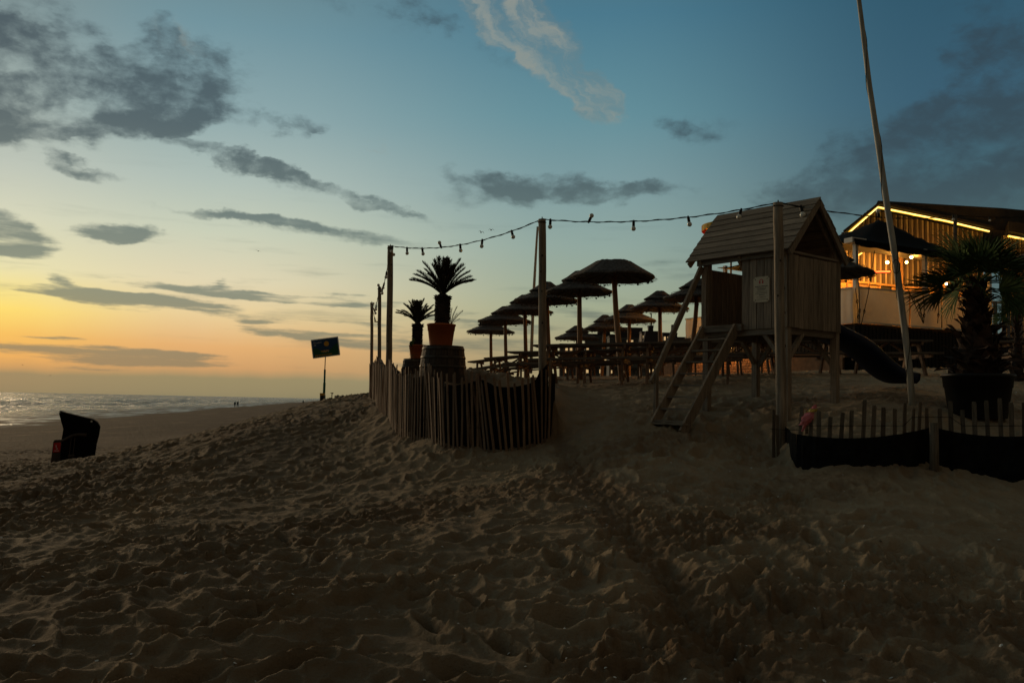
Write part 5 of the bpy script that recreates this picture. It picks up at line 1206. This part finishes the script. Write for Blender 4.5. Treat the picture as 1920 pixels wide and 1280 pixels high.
mb_ = [q for q in C.objects if q.name.startswith('apartment_building') and 'mast' in q.get('label', '')][0]
m = MB(); a = P(1222, 622, 149)-mb_.location; m.prism([(a.x-1.6, a.z-2.4), (a.x-1.1, a.z+.1), (a.x+1.1, a.z+.1), (a.x+1.5, a.z-2.4)], a.y-.6, a.y+5); m.build('mansard', 'bldg2', mb_)
a = P(1226, 612, 150)-mb_.location; m = MB(); m.box((a.x, 3, a.z-.3), (.8, 1, 1.4)); m.tube([(a.x+.1, 3, a.z), (a.x+.1, 3, a.z+2.6)], .10, 6)
for k in range(5): m.tube([(a.x-.5+k*.25, 3, a.z), (a.x-.55+k*.27, 3, a.z+.9)], .03, 4)
m.build('roof_mast', 'bldg2', mb_)
# far coast silhouette at the left
rr = random.Random(9)
for k in range(9):
    px = 632+k*8.5; d = 900; a = P(px, 742.5-(k*.35)-rr.uniform(0, 2), d); w = rr.uniform(3, 6); g = P(px, 750, d)
    o = empty('far_building', (a.x, d, SEA), 0, None, None)
    hh = a.z-SEA; m = MB(); m.box((0, 0, hh/2), (w, 5, hh)); m.box((w*.2, 0, hh+.4), (w*.3, 3, .8)); m.build('wall', 'coast', o)
    tag(o, ['leftmost hazy building of the row on the far coast', 'second hazy far coast building from the left', 'third hazy far coast building from the left', 'fourth hazy far coast building from the left', 'middle hazy building of the row on the far coast', 'fourth hazy far coast building from the right', 'third hazy far coast building from the right', 'second hazy far coast building from the right', 'rightmost hazy building on the far coast, by the leftmost post'][k], 'building', 'hazy far buildings on the coast')
# ------------------------------------------------------------------ beach sign and things by it
sc_ = P(610.5, 652, 60.0); zg = E-.62; S = empty('beach_sign', (sc_.x, sc_.y, zg-.4), 0, 'tilted blue and green postcard-style sign on a tall green pole', 'sign'); top_z = sc_.z-(zg-.4)
m = MB(); m.tube([(0, 0, 0), (0, 0, top_z-2.35), (0, 0, top_z-2.3), (0, 0, top_z-1.45)], [.085, .085, .065, .065], 14); m.build('pole', 'green', S, True)
m = MB(); m.tube([(0, 0, top_z-1.45), (0, .06, top_z)], .03, 10); m.build('upper_pole', 'wire', S, True)
m = MB(); m.tube([(0, 0, 0), (0, 0, 1.25)], .11, 14); m.build('pole_sleeve', 'green', S, True)
bd = empty('sign_board', (0, 0, 0)); bd.parent = S; bd.location = (0, -.06, top_z+.02); bd.rotation_euler = (math.radians(90), -math.radians(8.7), 0)
bd.rotation_euler = (Matrix.Rotation(math.radians(-8.7), 3, 'Y') @ Matrix.Rotation(math.radians(90), 3, 'X')).to_euler()
BW, BH = 1.72, 1.14
m = MB(); m.box((0, 0, -.02), (BW+.10, BH+.10, .04))
for i in range(34): m.tube([(-BW/2-.02+i*(BW+.04)/33, sy*(BH/2+.05), -.02) for sy in (-1,)]+[(-BW/2-.02+i*(BW+.04)/33, -(BH/2+.07), -.02)], .02, 5); m.tube([(-BW/2-.02+i*(BW+.04)/33, BH/2+.05, -.02), (-BW/2-.02+i*(BW+.04)/33, BH/2+.07, -.02)], .02, 5)
for i in range(22):
    for sx in (-1, 1): m.tube([(sx*(BW/2+.05), -BH/2+i*BH/21, -.02), (sx*(BW/2+.07), -BH/2+i*BH/21, -.02)], .02, 5)
m.build('stamp_edge', 'swhite', bd)
m = MB(); m.box((0, 0, .003), (BW, BH, .006)); m.build('sky_print', 'sblue', bd)
m = MB(); hl = []
for i in range(41):
    x = -BW/2+BW*i/40; t = i/40; y = -.30+.34*math.exp(-((t-.12)/.2)**2)+.52*math.exp(-((t-1.0)/.27)**2); hl.append((x, y))
poly = [(-BW/2, -BH/2, .010)]+[(x, y, .010) for x, y in hl]+[(BW/2, -BH/2, .010)]
m.add([(x, -BH/2, .010) for x, y in hl]+[(x, y, .010) for x, y in hl], [(i, i+1, 42+i, 41+i) for i in range(40)]); m.build('dune_print', 'sgreen', bd)
m = MB(); m.tube([(.10, .25, .008), (.10, .25, .013)], .17, 32); m.build('sun_print', 'syel', bd)
text_obj('lettering', 'Groeten', .16, 'swhite', bd, (-.77, .34, .012), (0, 0, 0)); text_obj('lettering', 'uit', .16, 'swhite', bd, (-.77, .19, .012), (0, 0, 0))
m = MB(); rr = random.Random(5)
for i in range(9):
    x = -.30+i*.062; hh = .10*math.sin(PI*(i+1)/10)+.06; m.box((x, -.22-(.5-abs(i-4)/9)*.06, .013), (.035, hh, .003))
m.build('coloured_letters_print', 'syel', bd)
m = MB()
for i in range(5): m.box((-.18+i*.09, -.28+(i % 2)*.08, .0165), (.02, .07, .003))
m.build('white_letters_print', 'swhite', bd)
m = MB(); x = -.74
while x < .35: w = rr.uniform(.03, .07); m.box((x+w/2, -.47, .013), (w*.8, rr.uniform(.04, .07), .003)); x += w+.012
m.build('small_letters_print', 'syel', bd)
p = P(604.5, 737, 59.0); o = empty('litter_bin', (p.x, p.y, zg-.3), 0, 'dark slim bin with a yellow top beside the green sign pole', 'bin'); hh = p.z-(zg-.3)
m = MB(); m.box((0, 0, hh/2), (.26, .26, hh)); m.build('bin_body', 'bpot', o); m = MB(); m.box((0, 0, hh+.02-.09), (.275, .275, .16)); m.build('bin_top', 'syel', o)
def thin(px, yt, d, r, label, cat, name, head=None):
    p = P(px, yt, d); z0 = SEA+.3; o = empty(name, (p.x, p.y, z0), 0, label, cat); m = MB(); m.tube([(0, 0, 0), (0, 0, p.z-z0)], r, 8); m.build('shaft', 'slat2', o, True)
    if head: m = MB(); m.box((0, 0, p.z-z0), head); m.box((head[0]*.2, 0, p.z-z0-head[2]*.8), (head[0]*.4, head[1], head[2])); m.build('lamp_head', 'slat2', o)
thin(622.5, 736.5, 140, .07, 'distant slim lamp with a flat head behind the dune edge', 'lamp post', 'lamp_post', (.42, .2, .1)); thin(620.5, 746, 120, .07, 'short dark stake beside the distant slim lamp', 'stake', 'stake')
# ------------------------------------------------------------------ walkers on the beach
def person(px, py, d, h, label, phase=1, hold=None):
    g = P(px, py, d); x, y = g.x, g.y; z = base_h(np.array([x]), np.array([y]))[0]; z = max(float(z), SEA+.0)
    o = empty('person', (x, y, z), random.Random(px).uniform(-.4, .4), label, 'person', None); s = h/1.75; p = phase
    J_ = {'pel': (0, 0, .95), 'ch': (0, .02, 1.3), 'nk': (0, .03, 1.48), 'hd': (0, .05, 1.60), 'ht': (0, .04, 1.73), 'hl': (-.09, 0, .90), 'hr': (.09, 0, .90), 'kl': (-.10, .13*p, .50), 'kr': (.10, -.06*p, .50), 'fl': (-.10, .16*p, .07), 'fr': (.10, -.28*p, .12), 'tl': (-.11, .28*p, .03), 'tr': (.11, -.14*p, .03),
          'sl': (-.18, .02, 1.40), 'sr': (.18, .02, 1.40), 'el': (-.25, -.07*p, 1.12), 'er': (.25, .08*p, 1.12), 'wl': (-.24, -.02*p, .87), 'wr': (.24, .20*p, .90), 'gl': (-.24, .02, .78), 'gr': (.24, .24*p, .82)}
    R_ = dict(pel=.15, ch=.17, nk=.06, hd=.10, ht=.07, hl=.10, hr=.10, kl=.065, kr=.065, fl=.045, fr=.045, tl=.035, tr=.035, sl=.075, sr=.075, el=.05, er=.05, wl=.035, wr=.035, gl=.03, gr=.03)
    ks = list(J_); E_ = [('pel', 'ch'), ('ch', 'nk'), ('nk', 'hd'), ('hd', 'ht'), ('pel', 'hl'), ('pel', 'hr'), ('hl', 'kl'), ('hr', 'kr'), ('kl', 'fl'), ('kr', 'fr'), ('fl', 'tl'), ('fr', 'tr'), ('ch', 'sl'), ('ch', 'sr'), ('sl', 'el'), ('sr', 'er'), ('el', 'wl'), ('er', 'wr'), ('wl', 'gl'), ('wr', 'gr')]
    me = bpy.data.meshes.new('body'); me.from_pydata([Vector(J_[k])*s for k in ks], [(ks.index(a), ks.index(b)) for a, b in E_], []); me.materials.append(M['figure'])
    b = link('body', me, o); sk = b.modifiers.new('skin', 'SKIN'); me.skin_vertices.new() if not me.skin_vertices else None
    for i, k in enumerate(ks): me.skin_vertices[0].data[i].radius = (R_[k]*s, R_[k]*s); me.skin_vertices[0].data[i].use_root = (k == 'pel')
    b.modifiers.new('smooth', 'SUBSURF').levels = 1; b.modifiers[-1].render_levels = 1
    m = MB(); m.lathe([(.20*s, .78*s), (.19*s, 1.0*s), (.20*s, 1.35*s), (.13*s, 1.46*s)], 14); m.build('coat', 'figure', o, True)
    return o
person(440.2, 763, 250, 1.72, 'left one of two dark-clothed people walking together by the waterline', 1)
person(445.6, 763, 249, 1.82, 'right, taller one of two dark-clothed people walking by the waterline', -1)
person(568.5, 754, 420, 1.8, 'lone distant walker in dark clothes at the wet sand', 1)
# ------------------------------------------------------------------ hooded beach chair
g = P(140, 868, 27.0); zc = H(g.x, g.y); k_ = 27.0/F
BC = empty('beach_chair', (g.x, g.y, zc-.06), math.radians(23), 'dark hooded wicker beach chair standing alone on the sand at the left', 'beach chair')
def pxp(l): return [((x)*k_, (868-y)*k_) for x, y in l]
side = pxp([(-29, 770), (-18, 773.5), (8, 780), (25, 784), (33, 789), (37.5, 797), (36.5, 810), (33, 828), (31, 850), (31, 866), (-22, 872), (-22, 818), (-20, 800), (-23, 790)])
for y in (-.56, .08): m = MB(); m.prism(side, y, y+.03); m.build('side_panel', 'wick', BC)
hood = pxp([(-29, 770), (-18, 773.5), (8, 780), (25, 784), (33, 789), (37.5, 797), (36.5, 810), (33, 828), (31, 850), (31, 866)])
m = MB(); vs = [];
for (x, z) in hood: vs += [(x+.012, -.575, z+.012), (x+.012, .12, z+.012)]
m.add(vs, [(2*i, 2*i+1, 2*i+3, 2*i+2) for i in range(len(hood)-1)]); hh_ = m.build('hood_shell', 'wick', BC); so2 = hh_.modifiers.new('thickness', 'SOLIDIFY'); so2.thickness = .035
for i in range(7):
    a_ = hood[i+1]; m = MB(); m.beam((a_[0]+.02, -.58, a_[1]+.02), (a_[0]+.02, .12, a_[1]+.02), .02, .02); m.build('hood_batten', 'chairwood', BC)
m = MB(); m.box((0, -.23, .45), (.62, .60, .07)); m.build('seat', 'greyplastic', BC); m = MB(); m.beam((.34, -.23, .47), (.46, -.23, 1.15), .60, .06); m.build('backrest', 'greyplastic', BC)
m = MB(); m.box((.0, -.23, .23), (.60, .60, .38)); m.build('seat_box', 'wick', BC)
arm = pxp([(-22, 822), (-14, 817), (-4, 811.5), (6, 809.5), (19, 810.5)])
m = MB(); m.tube([(x, -.60, z) for x, z in arm], [.03, .04, .042, .042, .05], 8); m.build('arm_rest', 'chairwood', BC, True)
for (xa, xb) in ((-6, -9), (0, -3)): m = MB(); m.beam(((xa)*k_, -.585, (868-815)*k_), ((xb)*k_, -.585, 0), .02, .045, (0, 1, 0)); m.build('side_batten', 'chairwood', BC)
m = MB(); m.box((-4.5*k_, -.60, (868-848)*k_), (.17, .03, .07)); m.build('latch', 'chairwood', BC)
m = MB(); m.tube([(26*k_, -.585, (868-785.5)*k_), (26*k_, -.62, (868-785.5)*k_)], .028, 8); m.build('hinge_bolt', 'white', BC)
m = MB(); m.prism(pxp([(18, 850), (31, 850), (36.5, 858), (38, 866), (22, 867)]), -.62, .08); m.build('rear_cover', 'greyplastic', BC)
fb = empty('front_panel', (0, 0, 0)); fb.parent = BC; fb.location = (0, 0, 0); fb['label'] = 'leaning locked front board with red label numbered 5'
pn = pxp([(-38, 873), (-35, 823), (-32.5, 819.5), (-22, 819), (-23, 871)])
m = MB(); m.prism(pn, -.60, -.55); m.build('panel_board', 'chairwood', fb)
m = MB(); m.prism(pxp([(-35, 842), (-34, 825), (-22.6, 824), (-23.2, 841)]), -.606, -.600); m.build('red_label', 'red', fb)
text_obj('number', '5', .10, 'swhite', fb, ((-31.5)*k_, -.612, (868-833)*k_), (math.radians(90), 0, 0))
m = MB(); rr = random.Random(3)
for (yy, w) in ((835, 3), (836.5, 2), (839, 8)): m.box((-28.5*k_, -.610, (868-yy)*k_), (w*k_, .004, .012))
m.build('label_print', 'swhite', fb)
m = MB(); m.prism([(-.5, .0), (-.42, .62), (-.36, .62), (-.36, 0)], -.5, .06); m.build('front_grille', 'chairwood', BC)
# ------------------------------------------------------------------ gulls
def gull(px, py, d, sp, bank, flap, label):
    c = P(px, py, d); o = empty('seagull', c, random.Random(px).uniform(-.6, .6), label, 'seagull', 'gulls in flight'); 
    m = MB(); m.tube([(0, -.2, 0), (0, -.1, .02), (0, .05, .02), (0, .16, .03), (0, .2, .03)], [.02, .06, .065, .035, .01], 8); m.build('body', 'gull', o, True)
    for s in (-1, 1):
        w = MB(); pts_ = [(0, .02), (sp*.22, .13*flap), (sp*.5, -.02*flap-.0)]
        vs = []
        for i, (x, z) in enumerate(pts_): c_ = [.16, .13, .02][i]; vs += [(s*x, c_*.5, z), (s*x, -c_*.5, z), (s*x, 0, z+.012)]
        w.add(vs, [(0, 3, 5, 2), (2, 5, 4, 1), (0, 1, 4, 3), (3, 6, 8, 5), (5, 8, 7, 4), (3, 4, 7, 6)]); w.build('wing', 'gull', o)
    o.rotation_euler.y = bank; return o
gull(484, 471, 130, 1.0, .25, .9, 'lone gull flying over the sea left of the round posts'); gull(902, 436, 110, .95, .15, 1.6, 'left gull of the pair above the string of bulbs'); gull(921, 431.5, 112, .95, -.1, 1.2, 'right gull of the pair above the string of bulbs')
gull(42, 684, 260, 1.0, .3, 1, 'tiny far gull low over the sea at the left edge'); gull(94, 704, 280, 1.0, -.2, 1.4, 'tiny far gull just above the sea horizon, right of the first')
# small lantern glimpsed inside the fence
p = P(741.5, 715, 17.5); o = empty('small_lantern', p, 0, 'tiny glowing lantern behind the paling fence by the smaller barrel', 'lantern')
m = MB(); m.sphere((0, 0, 0), .018, 8, 6); m.build('lantern_glass', 'lamp', o, True); m = MB(); m.tube([(0, 0, -.5), (0, 0, -.015)], .012, 6); m.build('lantern_stake', 'wire', o)
m = MB(); rr = random.Random(77)
for _ in range(240):
    y = 5+rr.random()**1.5*14; x = y*rr.uniform(-.62, .62); z = H(x, y)+float(detail(np.array([x]), np.array([y]))[0]); a = rr.uniform(0, 6.3); r = rr.uniform(.006, .014)*(1+y*.03); tz = rr.uniform(-.006, .010)
    m.add([(x+math.cos(a+k*1.26)*r*rr.uniform(.6, 1.1), y+math.sin(a+k*1.26)*r*rr.uniform(.6, 1.1), z+.004+tz*math.cos(k*1.26)+.003) for k in range(5)]+[(x, y, z+.012)], [(0, 1, 5), (1, 2, 5), (2, 3, 5), (3, 4, 5), (4, 0, 5)])
o = m.build('shell_fragments', 'white'); tag(o, 'pale broken shell fragments scattered over the foreground sand', 'shells', None, 'stuff')
